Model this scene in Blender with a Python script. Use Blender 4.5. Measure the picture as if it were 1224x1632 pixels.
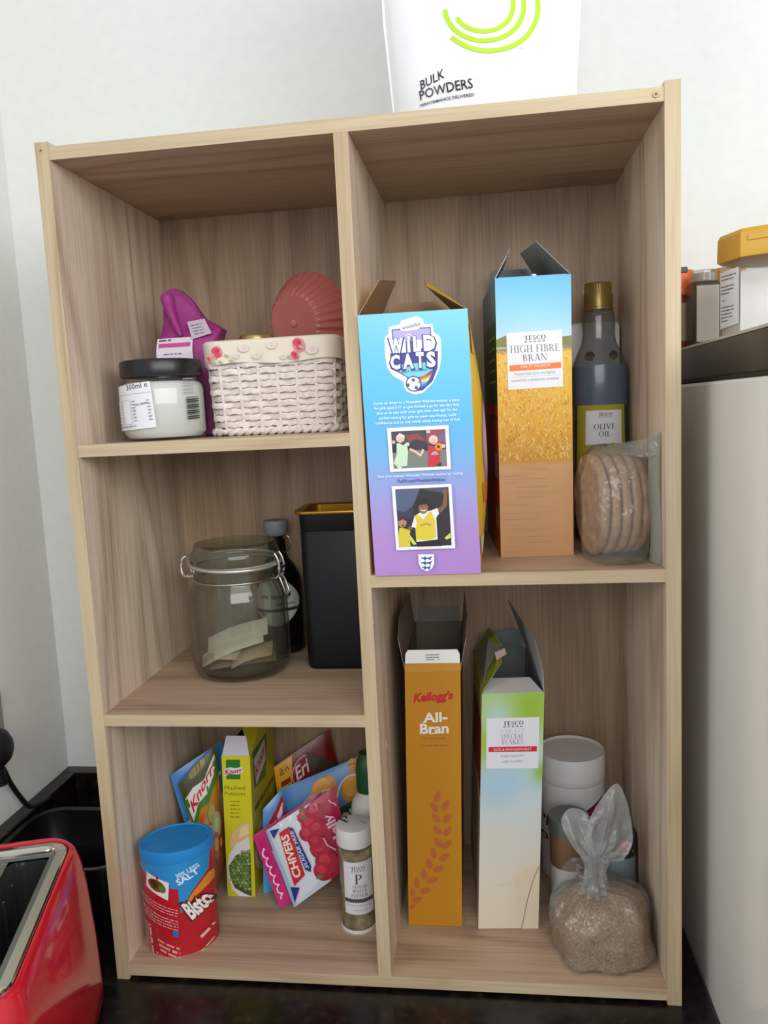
import bpy, bmesh, math, random
import numpy as np
from mathutils import Vector, Matrix
random.seed(7)
for o in list(bpy.data.objects): bpy.data.objects.remove(o)
S = bpy.context.scene
COL = S.collection
PI = math.pi

# ------------------------------------------------------------ camera
cam_d = bpy.data.cameras.new('camera'); cam = bpy.data.objects.new('camera', cam_d); COL.objects.link(cam)
cam_d.sensor_fit = 'VERTICAL'; cam_d.sensor_height = 36.0
cam_d.lens = 1270.99 * 36.0 / 1632.0
cam_d.clip_start = 0.01
_r = ((0.99076283, 0.12659947, -0.04859629), (-0.03159092, -0.13302441, -0.99060917), (-0.13187508, 0.98299394, -0.12779624))
mw = Matrix.Identity(4)
for i in range(3):
    mw[i][0] = _r[0][i]; mw[i][1] = -_r[1][i]; mw[i][2] = -_r[2][i]
mw[0][3], mw[1][3], mw[2][3] = 0.43398, -0.7778, 0.62307
cam.matrix_world = mw
S.camera = cam

# ------------------------------------------------------------ world, daylight, side fill, exposure
W = bpy.data.worlds.new('sky'); S.world = W; W.use_nodes = True
bg = W.node_tree.nodes['Background']; bg.inputs['Color'].default_value = (0.93, 0.96, 1.0, 1); bg.inputs['Strength'].default_value = 0.50
def area(name, loc, target, sx, sy, power, col):
    l = bpy.data.lights.new(name, 'AREA'); l.shape = 'RECTANGLE'; l.size = sx; l.size_y = sy; l.energy = power; l.color = col
    o = bpy.data.objects.new(name, l); COL.objects.link(o); o.location = loc
    o.rotation_euler = (Vector(target) - Vector(loc)).to_track_quat('-Z', 'Y').to_euler()
    return o
area('window_daylight', (1.25, -1.8, 1.25), (0.3, 0.2, 0.68), 2.6, 1.0, 33, (0.98, 1.0, 0.985))
area('side_fill_light', (-1.6, -1.5, 1.15), (0.6, 0.1, 0.45), 1.6, 1.0, 22, (0.98, 1.0, 0.985))  # unseen side source, added to brighten the fridge side and right inner panels
vs = S.view_settings
vs.view_transform = 'Standard'; vs.look = 'None'; vs.gamma = 1.0; vs.use_curve_mapping = False; vs.exposure = 0.31

# ------------------------------------------------------------ colour + materials
def lin(c):
    if isinstance(c, str):
        c = c.lstrip('#'); c = [int(c[i:i+2], 16) for i in (0, 2, 4)]
    return tuple(((x/255/12.92) if x/255 <= .04045 else ((x/255+.055)/1.055)**2.4) for x in c)
MATS = {}
def new_mat(name):
    m = bpy.data.materials.new(name); m.use_nodes = True
    n = m.node_tree.nodes; return m, m.node_tree, n['Principled BSDF']
def plain(name, col, rough=.5, metal=0., **kw):
    if name in MATS: return MATS[name]
    m, t, b = new_mat(name)
    b.inputs['Base Color'].default_value = (*lin(col), 1); b.inputs['Roughness'].default_value = rough; b.inputs['Metallic'].default_value = metal
    for k, v in kw.items(): b.inputs[k].default_value = v
    MATS[name] = m; return m
def node(t, typ, **kw):
    n = t.nodes.new(typ)
    for k, v in kw.items(): setattr(n, k, v)
    return n
def ink(name, rough=.45, bump=0., bscale=60.):
    """printed surface: colour of the print comes from the mesh's colour attribute"""
    if name in MATS: return MATS[name]
    m, t, b = new_mat(name)
    a = node(t, 'ShaderNodeAttribute', attribute_name='Col'); t.links.new(a.outputs['Color'], b.inputs['Base Color'])
    b.inputs['Roughness'].default_value = rough
    if bump: add_bump(t, b, bscale, bump)
    MATS[name] = m; return m
def add_bump(t, b, scale, strength, dist=.002, detail=3):
    tc = node(t, 'ShaderNodeTexCoord'); nz = node(t, 'ShaderNodeTexNoise'); bp = node(t, 'ShaderNodeBump')
    nz.inputs['Scale'].default_value = scale; nz.inputs['Detail'].default_value = detail
    bp.inputs['Strength'].default_value = strength; bp.inputs['Distance'].default_value = dist
    t.links.new(tc.outputs['Object'], nz.inputs['Vector']); t.links.new(nz.outputs['Fac'], bp.inputs['Height']); t.links.new(bp.outputs['Normal'], b.inputs['Normal'])
def ramp(t, stops):
    r = node(t, 'ShaderNodeValToRGB'); e = r.color_ramp.elements
    while len(e) < len(stops): e.new(.5)
    for i, (p, c) in enumerate(stops): e[i].position = p; e[i].color = (*lin(c), 1)
    return r
def wood(name, along, light, mid, dark, seed=0., rough=.5):
    m, t, b = new_mat(name); L = t.links.new
    tc = node(t, 'ShaderNodeTexCoord'); mp = node(t, 'ShaderNodeMapping')
    sc = [1., 1., 1.]; sc[along] = .13; mp.inputs['Scale'].default_value = sc; mp.inputs['Location'].default_value = (seed, seed*1.7, seed*.6)
    n1 = node(t, 'ShaderNodeTexNoise'); n1.inputs['Scale'].default_value = 8; n1.inputs['Detail'].default_value = 1.2; n1.inputs['Distortion'].default_value = .5
    mu = node(t, 'ShaderNodeMath', operation='MULTIPLY'); mu.inputs[1].default_value = 13
    pp = node(t, 'ShaderNodeMath', operation='PINGPONG'); pp.inputs[1].default_value = 1
    mp2 = node(t, 'ShaderNodeMapping'); sc2 = [1., 1., 1.]; sc2[along] = .025; mp2.inputs['Scale'].default_value = sc2
    n2 = node(t, 'ShaderNodeTexNoise'); n2.inputs['Scale'].default_value = 330; n2.inputs['Detail'].default_value = 3
    n3 = node(t, 'ShaderNodeTexNoise'); n3.inputs['Scale'].default_value = 26; n3.inputs['Detail'].default_value = 2
    L(tc.outputs['Object'], mp.inputs['Vector']); L(mp.outputs['Vector'], n1.inputs['Vector']); L(n1.outputs['Fac'], mu.inputs[0]); L(mu.outputs[0], pp.inputs[0])
    L(tc.outputs['Object'], mp2.inputs['Vector']); L(mp2.outputs['Vector'], n2.inputs['Vector']); L(mp.outputs['Vector'], n3.inputs['Vector'])
    r1 = ramp(t, [(0., dark), (.22, mid), (.6, light)]); r2 = ramp(t, [(.32, dark), (.62, light)])
    r3 = ramp(t, [(.3, mid), (.7, light)])
    mx = node(t, 'ShaderNodeMix', data_type='RGBA'); mx.inputs['Factor'].default_value = .45
    mx2 = node(t, 'ShaderNodeMix', data_type='RGBA'); mx2.inputs['Factor'].default_value = .2
    L(pp.outputs[0], r1.inputs['Fac']); L(n2.outputs['Fac'], r2.inputs['Fac']); L(n3.outputs['Fac'], r3.inputs['Fac'])
    L(r1.outputs['Color'], mx.inputs['A']); L(r2.outputs['Color'], mx.inputs['B'])
    L(mx.outputs['Result'], mx2.inputs['A']); L(r3.outputs['Color'], mx2.inputs['B'])
    L(mx2.outputs['Result'], b.inputs['Base Color'])
    bp = node(t, 'ShaderNodeBump'); bp.inputs['Strength'].default_value = .08; bp.inputs['Distance'].default_value = .001
    L(n2.outputs['Fac'], bp.inputs['Height']); L(bp.outputs['Normal'], b.inputs['Normal'])
    b.inputs['Roughness'].default_value = rough
    MATS[name] = m; return m
def granite(name):
    m, t, b = new_mat(name); L = t.links.new
    tc = node(t, 'ShaderNodeTexCoord'); n1 = node(t, 'ShaderNodeTexNoise'); n1.inputs['Scale'].default_value = 70; n1.inputs['Detail'].default_value = 5
    v = node(t, 'ShaderNodeTexVoronoi'); v.inputs['Scale'].default_value = 120
    r1 = ramp(t, [(.45, '#0b0a0a'), (.62, '#2a1d17'), (.75, '#4a3a33')]); r2 = ramp(t, [(0., '#6a6560'), (.09, '#151313'), (1., '#0a0909')])
    mx = node(t, 'ShaderNodeMix', data_type='RGBA'); mx.inputs['Factor'].default_value = .4
    L(tc.outputs['Object'], n1.inputs['Vector']); L(tc.outputs['Object'], v.inputs['Vector'])
    L(n1.outputs['Fac'], r1.inputs['Fac']); L(v.outputs['Distance'], r2.inputs['Fac'])
    L(r1.outputs['Color'], mx.inputs['A']); L(r2.outputs['Color'], mx.inputs['B']); L(mx.outputs['Result'], b.inputs['Base Color'])
    b.inputs['Roughness'].default_value = .27; MATS[name] = m; return m
def film(name, tint, body, body_mix, rough=.12, bump=0., bscale=40., dist=.004, edge=None, power=4.5, gain=.6):
    """thin clear glass / plastic film: transparent sheet with a fresnel gloss and a little milky body"""
    m = bpy.data.materials.new(name); m.use_nodes = True; t = m.node_tree; t.nodes.clear(); L = t.links.new
    out = node(t, 'ShaderNodeOutputMaterial'); tr = node(t, 'ShaderNodeBsdfTransparent'); gl = node(t, 'ShaderNodeBsdfGlossy'); df = node(t, 'ShaderNodeBsdfDiffuse'); tl = node(t, 'ShaderNodeBsdfTranslucent')
    tr.inputs['Color'].default_value = (*lin(tint), 1); gl.inputs['Roughness'].default_value = rough
    df.inputs['Color'].default_value = (*lin(body), 1); tl.inputs['Color'].default_value = (*lin(body), 1)
    lw = node(t, 'ShaderNodeLayerWeight'); pw = node(t, 'ShaderNodeMath', operation='POWER'); pw.inputs[1].default_value = power
    fr = node(t, 'ShaderNodeMath', operation='MULTIPLY_ADD'); fr.inputs[1].default_value = gain; fr.inputs[2].default_value = .045
    L(lw.outputs['Facing'], pw.inputs[0]); L(pw.outputs[0], fr.inputs[0])
    if edge:      # longer path through the glass at grazing angles absorbs more
        p3 = node(t, 'ShaderNodeMath', operation='POWER'); p3.inputs[1].default_value = 2.6; mc = node(t, 'ShaderNodeMix', data_type='RGBA')
        mc.inputs['A'].default_value = (*lin(tint), 1); mc.inputs['B'].default_value = (*lin(edge), 1)
        L(lw.outputs['Facing'], p3.inputs[0]); L(p3.outputs[0], mc.inputs['Factor']); L(mc.outputs['Result'], tr.inputs['Color'])
    m0 = node(t, 'ShaderNodeMixShader'); m0.inputs[0].default_value = .4; m1 = node(t, 'ShaderNodeMixShader'); m1.inputs[0].default_value = body_mix; m2 = node(t, 'ShaderNodeMixShader')
    L(df.outputs[0], m0.inputs[1]); L(tl.outputs[0], m0.inputs[2]); L(tr.outputs[0], m1.inputs[1]); L(m0.outputs[0], m1.inputs[2])
    L(fr.outputs[0], m2.inputs[0]); L(m1.outputs[0], m2.inputs[1]); L(gl.outputs[0], m2.inputs[2]); L(m2.outputs[0], out.inputs[0])
    if bump:
        tc = node(t, 'ShaderNodeTexCoord'); nz = node(t, 'ShaderNodeTexNoise'); bp = node(t, 'ShaderNodeBump'); nz.inputs['Scale'].default_value = bscale; nz.inputs['Detail'].default_value = 2
        bp.inputs['Strength'].default_value = bump; bp.inputs['Distance'].default_value = dist
        L(tc.outputs['Object'], nz.inputs['Vector']); L(nz.outputs['Fac'], bp.inputs['Height'])
        for n in (gl, df): L(bp.outputs['Normal'], n.inputs['Normal'])
    MATS[name] = m; return m
def mottled(name, c1, c2, scale, rough=.7, bump=.3, c3=None, detail=4):
    if name in MATS: return MATS[name]
    m, t, b = new_mat(name); L = t.links.new
    tc = node(t, 'ShaderNodeTexCoord'); n1 = node(t, 'ShaderNodeTexNoise'); n1.inputs['Scale'].default_value = scale; n1.inputs['Detail'].default_value = detail
    st = [(.35, c1), (.62, c2)] + ([(.72, c3)] if c3 else [])
    r = ramp(t, st); L(tc.outputs['Object'], n1.inputs['Vector']); L(n1.outputs['Fac'], r.inputs['Fac']); L(r.outputs['Color'], b.inputs['Base Color'])
    b.inputs['Roughness'].default_value = rough
    if bump:
        bp = node(t, 'ShaderNodeBump'); bp.inputs['Strength'].default_value = bump; bp.inputs['Distance'].default_value = .002
        L(n1.outputs['Fac'], bp.inputs['Height']); L(bp.outputs['Normal'], b.inputs['Normal'])
    MATS[name] = m; return m

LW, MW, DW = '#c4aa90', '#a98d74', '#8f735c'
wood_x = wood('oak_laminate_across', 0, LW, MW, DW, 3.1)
wood_z = wood('oak_laminate_upright', 2, '#e6d3be', '#c4ad96', '#a18973', 8.3)  # same laminate lightened, standing in for extra light on the upright boards
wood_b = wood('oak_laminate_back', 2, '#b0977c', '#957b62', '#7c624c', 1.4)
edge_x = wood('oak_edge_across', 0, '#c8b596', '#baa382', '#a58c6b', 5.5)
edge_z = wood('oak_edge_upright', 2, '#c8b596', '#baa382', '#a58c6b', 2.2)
stone = granite('black_granite')
wall_m = mottled('painted_wall', '#e2e4e0', '#e5e7e3', 60, .9, 0)
card = ink('printed_card', .42)
gloss = ink('printed_film', .28)
paper = ink('printed_paper', .7)
clear_glass = film('clear_glass', '#f4f6f2', '#c8cec8', .025, .04, edge='#9da298', power=3.2, gain=.8)
clear_plastic = film('clear_plastic', '#f4f5f4', '#c9cccb', .10, .12)
smoke_plastic = film('smoky_plastic', '#e8eaea', '#a0a5a6', .24, .08, edge='#8d9294')
poly_bag = film('polythene_bag', '#f3f4f3', '#d6d8d6', .17, .22, .9, 60, .006)
poly_frost = film('polythene_bunched', '#e8eae9', '#dcdedc', .42, .25, .9, 70, .006)
steel = plain('steel_wire', '#b9b6ae', .28, 1.)
white_pl = plain('white_plastic', '#dedcdc', .38)

# ------------------------------------------------------------ mesh helpers
class MB:
    def __init__(s): s.v = []; s.f = []; s.c = []
    def add(s, vs, fs, col=None):
        o = len(s.v); s.v += [tuple(p) for p in vs]; s.f += [tuple(i+o for i in f) for f in fs]
        c = lin(col) if isinstance(col, str) or (isinstance(col, list) and isinstance(col[0], (int, float))) else col
        if c is not None and len(c) == len(vs) and not isinstance(c[0], (int, float)): s.c += [(*q, 1.) for q in c]
        else: s.c += [(*(c or (.8, .8, .8)), 1.)]*len(vs)
        return s
    def box(s, x0, x1, y0, y1, z0, z1, col=None):
        vs = [(x, y, z) for z in (z0, z1) for y in (y0, y1) for x in (x0, x1)]
        return s.add(vs, [(0,2,3,1), (4,5,7,6), (0,1,5,4), (2,6,7,3), (0,4,6,2), (1,3,7,5)], col)
    def prism(s, pts, vec, col=None, col2=None, cols=None):
        """slab from a planar polygon and an extrusion vector"""
        n = len(pts); a = [Vector(p) for p in pts]; v = Vector(vec); b = [p+v for p in a]
        s.add(a, [tuple(range(n))[::-1]], col); s.add(b, [tuple(range(n))], col2 or col)
        for i in range(n):
            j = (i+1) % n; s.add([a[i], a[j], b[j], b[i]], [(0, 1, 2, 3)], cols or col)
        return s
    def lathe(s, prof, seg=40, cx=0, cy=0, col=None, sy=1., ex=2., ang=0., a0=0., a1=2*PI):
        full = abs(a1-a0-2*PI) < 1e-6; n = seg if full else seg+1
        vs = []; fs = []; ca, sa = math.cos(ang), math.sin(ang)
        for r, z in prof:
            for i in range(n):
                t = a0+(a1-a0)*i/seg; c, q = math.cos(t), math.sin(t)
                if ex != 2.: c = math.copysign(abs(c)**(2/ex), c); q = math.copysign(abs(q)**(2/ex), q)
                x, y = r*c, r*q*sy
                vs.append((cx+x*ca-y*sa, cy+x*sa+y*ca, z))
        for k in range(len(prof)-1):
            for i in range(seg):
                j = (i+1) % n if full else i+1
                fs.append((k*n+i, k*n+j, (k+1)*n+j, (k+1)*n+i))
        return s.add(vs, fs, col)
    def rings(s, rg, cap0=True, cap1=True, closed=True, col=None):
        n = len(rg[0]); vs = [p for r in rg for p in r]; fs = []
        for k in range(len(rg)-1):
            for i in range(n if closed else n-1):
                j = (i+1) % n; fs.append((k*n+i, k*n+j, (k+1)*n+j, (k+1)*n+i))
        if cap0: fs.append(tuple(range(n))[::-1])
        if cap1: fs.append(tuple((len(rg)-1)*n+i for i in range(n)))
        return s.add(vs, fs, col)
    def tube(s, path, r, seg=8, closed=False, flat=1., col=None):
        P = [Vector(p) for p in path]; n = len(P); rg = []; up = Vector((0, 0, 1))
        for i in range(n):
            t = (P[(i+1) % n]-P[i-1]) if closed else (P[min(i+1, n-1)]-P[max(i-1, 0)])
            if t.length < 1e-9: t = Vector((0, 1, 0))
            t.normalize()
            if abs(t.dot(up)) > .97: up2 = Vector((1, 0, 0))
            else: up2 = up
            a = t.cross(up2).normalized(); b = a.cross(t)
            rr = r[i] if isinstance(r, (list, tuple)) else r
            rg.append([P[i]+a*(rr*flat*math.cos(2*PI*k/seg))+b*(rr*math.sin(2*PI*k/seg)) for k in range(seg)])
        if closed: rg.append(rg[0])
        return s.rings(rg, not closed, not closed, True, col)
    def grid(s, fn, nu, nv, col=None, cfn=None):
        vs = [fn(i/nu, j/nv) for j in range(nv+1) for i in range(nu+1)]
        fs = [(j*(nu+1)+i, j*(nu+1)+i+1, (j+1)*(nu+1)+i+1, (j+1)*(nu+1)+i) for j in range(nv) for i in range(nu)]
        c = [cfn(i/nu, j/nv) for j in range(nv+1) for i in range(nu+1)] if cfn else col
        return s.add(vs, fs, c)
    def build(s, name, mat, parent=None, smooth=None, bevel=0., label=None, weld=False, bseg=2):
        me = bpy.data.meshes.new(name); me.from_pydata(s.v, [], s.f)
        a = me.color_attributes.new('Col', 'FLOAT_COLOR', 'POINT'); a.data.foreach_set('color', [x for c in s.c for x in c])
        bm = bmesh.new(); bm.from_mesh(me)
        if weld: bmesh.ops.remove_doubles(bm, verts=bm.verts, dist=1e-6)
        if bevel: bmesh.ops.bevel(bm, geom=[e for e in bm.edges if e.is_manifold and e.calc_face_angle(0) > .6], offset=bevel, segments=bseg, profile=.5, affect='EDGES')
        if weld or bevel: bmesh.ops.recalc_face_normals(bm, faces=bm.faces)
        bm.to_mesh(me); bm.free()
        if smooth is not None:
            me.polygons.foreach_set('use_smooth', [True]*len(me.polygons)); me.set_sharp_from_angle(angle=math.radians(smooth))
        me.materials.append(mat); me.update()
        o = bpy.data.objects.new(name, me); COL.objects.link(o)
        if parent: o.parent = parent
        if label: o['label'] = label
        return o
def thing(name, label, cat, loc=(0, 0, 0), rz=0, group=None):
    o = bpy.data.objects.new(name, None); o.empty_display_size = .02; COL.objects.link(o); o.location = loc; o.rotation_euler = (0, 0, rz)
    o['label'] = label; o['category'] = cat
    if group: o['group'] = group
    return o
def tag(o, label, cat, group=None):
    o['label'] = label; o['category'] = cat
    if group: o['group'] = group
    return o
def struct(o, label=None, cat=None):
    o['kind'] = 'structure'
    if label: o['label'] = label
    if cat: o['category'] = cat
    return o

# ------------------------------------------------------------ lettering
TXT = {}
def sans(s, bold=0., res=2):
    k = (s, bold, res)
    if k in TXT: return TXT[k]
    cu = bpy.data.curves.new('t', 'FONT'); cu.body = s; cu.fill_mode = 'FRONT'; cu.resolution_u = res; cu.offset = bold
    o = bpy.data.objects.new('t', cu); me = bpy.data.meshes.new_from_object(o)
    v = [(p.co.x, p.co.y) for p in me.vertices]; f = [tuple(p.vertices) for p in me.polygons]
    bpy.data.objects.remove(o); bpy.data.curves.remove(cu); bpy.data.meshes.remove(me)
    x0 = min(p[0] for p in v); x1 = max(p[0] for p in v)
    v = [((p[0]-x0)/(x1-x0), p[1]/.69) for p in v]
    TXT[k] = (v, f); return TXT[k]
def glyph(ch, T=.15, h=.05):
    """hand-made roman capital: list of polygons, cap height 1; returns polys, width"""
    P = []
    def q(x0, y0, x1, y1): P.append([(x0, y0), (x1, y0), (x1, y1), (x0, y1)])
    def stem(x, y0=0, y1=1, t=T, s0=True, s1=True):
        q(x, y0, x+t, y1)
        if s0: q(x-.09, y0, x+t+.09, y0+h)
        if s1: q(x-.09, y1-h, x+t+.09, y1)
    def diag(x0, y0, x1, y1, t): P.append([(x0, y0), (x0+t, y0), (x1+t, y1), (x1, y1)])
    def arc(cx, cy, rx, ry, a0, a1, tt=T, n=14):
        a0, a1 = math.radians(a0), math.radians(a1)
        for i in range(n):
            pts = []
            for k in (i, i+1):
                a = a0+(a1-a0)*k/n; t = h+(tt-h)*abs(math.cos(a))**1.3
                pts.append(((cx+rx*math.cos(a), cy+ry*math.sin(a)), (cx+(rx-t)*math.cos(a), cy+(ry-t*.75)*math.sin(a))))
            P.append([pts[0][0], pts[1][0], pts[1][1], pts[0][1]])
    def arm(x, y, up):                       # small vertical serif at the end of an arm
        P.append([(x-.05, y), (x, y), (x, y+up), (x-.02, y+up)])
    w = .7
    if ch == 'T': stem(.34, s1=False); q(.04, 1-h, .8, 1); arm(.09, 1-h, -.2); arm(.8, 1-h, -.2); w = .84
    elif ch == 'E': stem(.1); q(.1, 1-h, .6, 1); q(.1, .5, .5, .5+h); q(.1, 0, .64, h); arm(.6, 1-h, -.2); arm(.5, .42, .2); arm(.64, h, .2); w = .7
    elif ch == 'F': stem(.1); q(.1, 1-h, .58, 1); q(.1, .48, .48, .48+h); arm(.58, 1-h, -.22); arm(.48, .4, .2); w = .62
    elif ch == 'H': stem(.1); stem(.64); q(.2, .5, .7, .5+h); w = .92
    elif ch == 'I': stem(.1); w = .38
    elif ch == 'L': stem(.1); q(.1, 0, .6, h); arm(.6, h, .25); w = .64
    elif ch == 'O': arc(.46, .5, .44, .52, 0, 360, n=28); w = .94
    elif ch == 'C': arc(.46, .5, .44, .52, 45, 315, n=22); arm(.8, .78, .2); arm(.8, .05, .2); w = .84
    elif ch == 'G': arc(.46, .5, .44, .52, 45, 330, n=22); arm(.8, .78, .2); q(.7, .05, .7+T, .45); q(.6, .42, .93, .42+h); w = .94
    elif ch == 'S':
        arc(.32, .75, .26, .26, 30, 270, T*.8); arc(.32, .25, .29, .26, -150, 90, T*.95); P.append([(.2, .62), (.32, .5), (.42, .48), (.3, .62)]); arm(.57, .75, .2); arm(.1, .1, .2); w = .66
    elif ch == 'P': stem(.1); arc(.28, .73, .36, .27, -90, 90); q(.1, 1-h, .3, 1); q(.1, .46, .3, .46+h); w = .7
    elif ch == 'B': stem(.1); arc(.28, .76, .3, .24, -90, 90); arc(.28, .27, .37, .27, -90, 90); q(.1, 1-h, .3, 1); q(.1, .5, .3, .5+h); q(.1, 0, .3, h); w = .72
    elif ch == 'R': stem(.1); arc(.28, .74, .33, .26, -90, 90); q(.1, 1-h, .3, 1); q(.1, .48, .3, .48+h); diag(.64, 0, .32, .5, T); q(.6, 0, .86, h); w = .82
    elif ch == 'D': stem(.1); arc(.3, .5, .52, .5, -90, 90); q(.1, 1-h, .32, 1); q(.1, 0, .32, h); w = .88
    elif ch == 'A': diag(.1, 0, .38, 1, h*1.3); diag(.66, 0, .36, 1, T); q(.22, .32, .62, .32+h); q(.0, 0, .26, h); q(.58, 0, .9, h); w = .88
    elif ch == 'V': diag(.38, 0, .08, 1, T); diag(.42, 0, .72, 1, h*1.3); q(.0, 1-h, .3, 1); q(.6, 1-h, .88, 1); w = .86
    elif ch == 'N': stem(.1, t=h*1.3); diag(.64, 0, .1, 1, T); stem(.76, t=h*1.3, s0=False); w = .92
    elif ch == 'W': diag(.3, 0, .06, 1, T); diag(.34, 0, .58, 1, h*1.3); diag(.74, 0, .5, 1, T); diag(.8, 0, 1.04, 1, h*1.3); q(0, 1-h, .28, 1); q(.92, 1-h, 1.2, 1); w = 1.2
    elif ch == 'U': stem(.1, .3, 1, s0=False); stem(.66, .3, 1, t=h*1.3, s0=False); arc(.41, .3, .31, .31, 180, 360, T*.8); w = .86
    elif ch == 'K': stem(.1); diag(.2, .42, .6, 1, h*1.3); diag(.62, 0, .3, .56, T); q(.56, 0, .88, h); q(.48, 1-h, .76, 1); w = .84
    elif ch == ' ': w = .34
    return P, w
def serif(s, bold=0.):
    v = []; f = []; x = 0
    for ch in s:
        P, w = glyph(ch, .15+bold, .05+bold*.5)
        for p in P:
            f.append(tuple(range(len(v), len(v)+len(p)))); v += [(a+x, b) for a, b in p]
        x += w+.07
    x -= .07
    return [(a/x, b) for a, b in v], f

# ------------------------------------------------------------ flat print on surfaces
def homog(src, dst):
    A = []; B = []
    for (x, y), (u, v) in zip(src, dst):
        A.append([x, y, 1, 0, 0, 0, -u*x, -u*y]); B.append(u); A.append([0, 0, 0, x, y, 1, -v*x, -v*y]); B.append(v)
    h = np.linalg.solve(np.array(A, float), np.array(B, float)); return np.append(h, 1).reshape(3, 3)
class Art:
    """print artwork: drawn in artwork units, laid on a surface by mapfn(u, v, lift) -> local xyz"""
    def __init__(s, src, dst, mapfn, maxe=1e9, lift=.0002, step=.00004):
        s.H = homog(src, dst); s.fn = mapfn; s.mb = MB(); s.maxe = maxe; s.l = lift; s.step = step if maxe > 1e8 or step > .0001 else .00012; s.tf = (0, 0, 1)
    def zoom(s, ox, oy, k): s.tf = (ox, oy, k); return s
    def uv(s, p):
        x = s.tf[0]+p[0]/s.tf[2]; y = s.tf[1]+p[1]/s.tf[2]; q = s.H @ (x, y, 1); return q[0]/q[2], q[1]/q[2]
    def mesh(s, V, F, col, up=True):
        if up: s.l += s.step
        if s.maxe < 1e8:
            bm = bmesh.new(); bv = [bm.verts.new((*s.uv(p), 0)) for p in V]
            for f in F:
                try: bm.faces.new([bv[i] for i in f])
                except ValueError: pass
            bmesh.ops.triangulate(bm, faces=bm.faces)
            for _ in range(5):
                es = [e for e in bm.edges if e.calc_length() > s.maxe]
                if not es: break
                bmesh.ops.subdivide_edges(bm, edges=es, cuts=1); bmesh.ops.triangulate(bm, faces=bm.faces)
            bm.verts.index_update()
            UV = [(v.co.x, v.co.y) for v in bm.verts]; F = [tuple(v.index for v in f.verts) for f in bm.faces]; bm.free()
        else: UV = [s.uv(p) for p in V]
        c = [lin(col(*u)) for u in UV] if callable(col) else col
        s.mb.add([s.fn(u, v, s.l) for u, v in UV], F, c)
    def poly(s, pts, col, up=True): s.mesh(pts, [tuple(range(len(pts)))], col, up)
    def circ(s, cx, cy, r, col, ry=None, n=20, up=True, rot=0.):
        ry = ry or r; c, q = math.cos(rot), math.sin(rot)
        s.poly([(cx+r*math.cos(2*PI*i/n)*c-ry*math.sin(2*PI*i/n)*q, cy+r*math.cos(2*PI*i/n)*q+ry*math.sin(2*PI*i/n)*c) for i in range(n)], col, up)
    def line(s, pts, w, col, up=True):
        n = len(pts); L = []; R = []
        for i in range(n):
            a = pts[max(i-1, 0)]; b = pts[min(i+1, n-1)]; dx, dy = b[0]-a[0], b[1]-a[1]; d = math.hypot(dx, dy) or 1
            L.append((pts[i][0]-dy/d*w/2, pts[i][1]+dx/d*w/2)); R.append((pts[i][0]+dy/d*w/2, pts[i][1]-dx/d*w/2))
        s.mesh(L+R, [(i, i+1, n+i+1, n+i) for i in range(n-1)], col, up)
    def text(s, st, p0, p1, h, col, font=sans, bold=0., slant=0., up=True, skew=0.):
        v, f = font(st, bold); dx, dy = p1[0]-p0[0], p1[1]-p0[1]; d = math.hypot(dx, dy); n = (dy/d, -dx/d)
        V = [(p0[0]+dx*a+n[0]*h*b+dx/d*slant*h*b, p0[1]+dy*a+n[1]*h*b+dy/d*slant*h*b) for a, b in v]
        s.mesh(V, f, col, up)
    def scrib(s, p0, p1, h, col, up=True, **kw):
        """line of print too small to read: broken dashes of word length"""
        if up: s.l += s.step
        d = math.hypot(p1[0]-p0[0], p1[1]-p0[1]); t = 0.; rnd = random.Random(int(1000*abs(p0[0]+3*p0[1])))
        while t < d:
            w_ = min(h*rnd.uniform(1.2, 4.5), d-t); a, b = t/d, (t+w_)/d; hh = h*rnd.uniform(.5, .75)
            s.line([(lerp(p0[0], p1[0], a), lerp(p0[1], p1[1], a)-h*.3), (lerp(p0[0], p1[0], b), lerp(p0[1], p1[1], b)-h*.3)], hh, col, False); t += w_+h*.6
    def build(s, name, mat, parent, label=None): return s.mb.build(name, mat, parent, label=label)
def lerp(a, b, t): return a+(b-a)*t
def grad(stops):
    """stops [(t, (r,g,b))] 0-255"""
    def g(t):
        for (t0, c0), (t1, c1) in zip(stops, stops[1:]):
            if t <= t1:
                k = max(0, min(1, (t-t0)/(t1-t0))); return [lerp(a, b, k) for a, b in zip(c0, c1)]
        return list(stops[-1][1])
    return g

# ============================================================ THE SETTING
X0, X1, YB = -.212, 1.6, .30
struct(MB().box(X0-.1, X1, YB, YB+.1, -.9, 1.75).build('wall_back', wall_m))
struct(MB().box(X0-.1, X0, -.5, YB, -.9, 1.75).build('wall_left', wall_m))
struct(MB().box(X0-.1, 4.5, -6.0, YB+.1, -.96, -.9).build('floor', mottled('floor_tiles', '#8d8378', '#9d9388', 8, .5, .05)))
ct = thing('worktop', 'polished black granite worktop flecked with brown under the bookcase', 'worktop', (.2, 0, -.03))
MB().box(X0-.2, .6445-.2, -.38, YB, 0, .03).build('slab', stone, ct, bevel=.002)
struct(MB().box(X0, .6445, YB-.022, YB, 0, .11).build('trim_1', stone, None, bevel=.0012))
struct(MB().box(X0, X0+.022, -.38, YB-.022, 0, .11).build('trim_2', stone, None, bevel=.0012))
bc = thing('base_cabinet', 'white kitchen base cabinet under the granite worktop', 'cabinet', (.2, 0, -.9))
MB().box(X0-.2+.002, .6445-.2, -.32, YB-.002, 0, .87).build('body', plain('cabinet_white', '#d8d6d0', .4), bc)
for i in range(2): MB().box(X0-.2+.43*i+.004, X0-.2+.43*(i+1)-.005, -.34, -.32, .1, .865).build('door', plain('cabinet_white', '#d8d6d0', .4), bc, bevel=.002)

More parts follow.
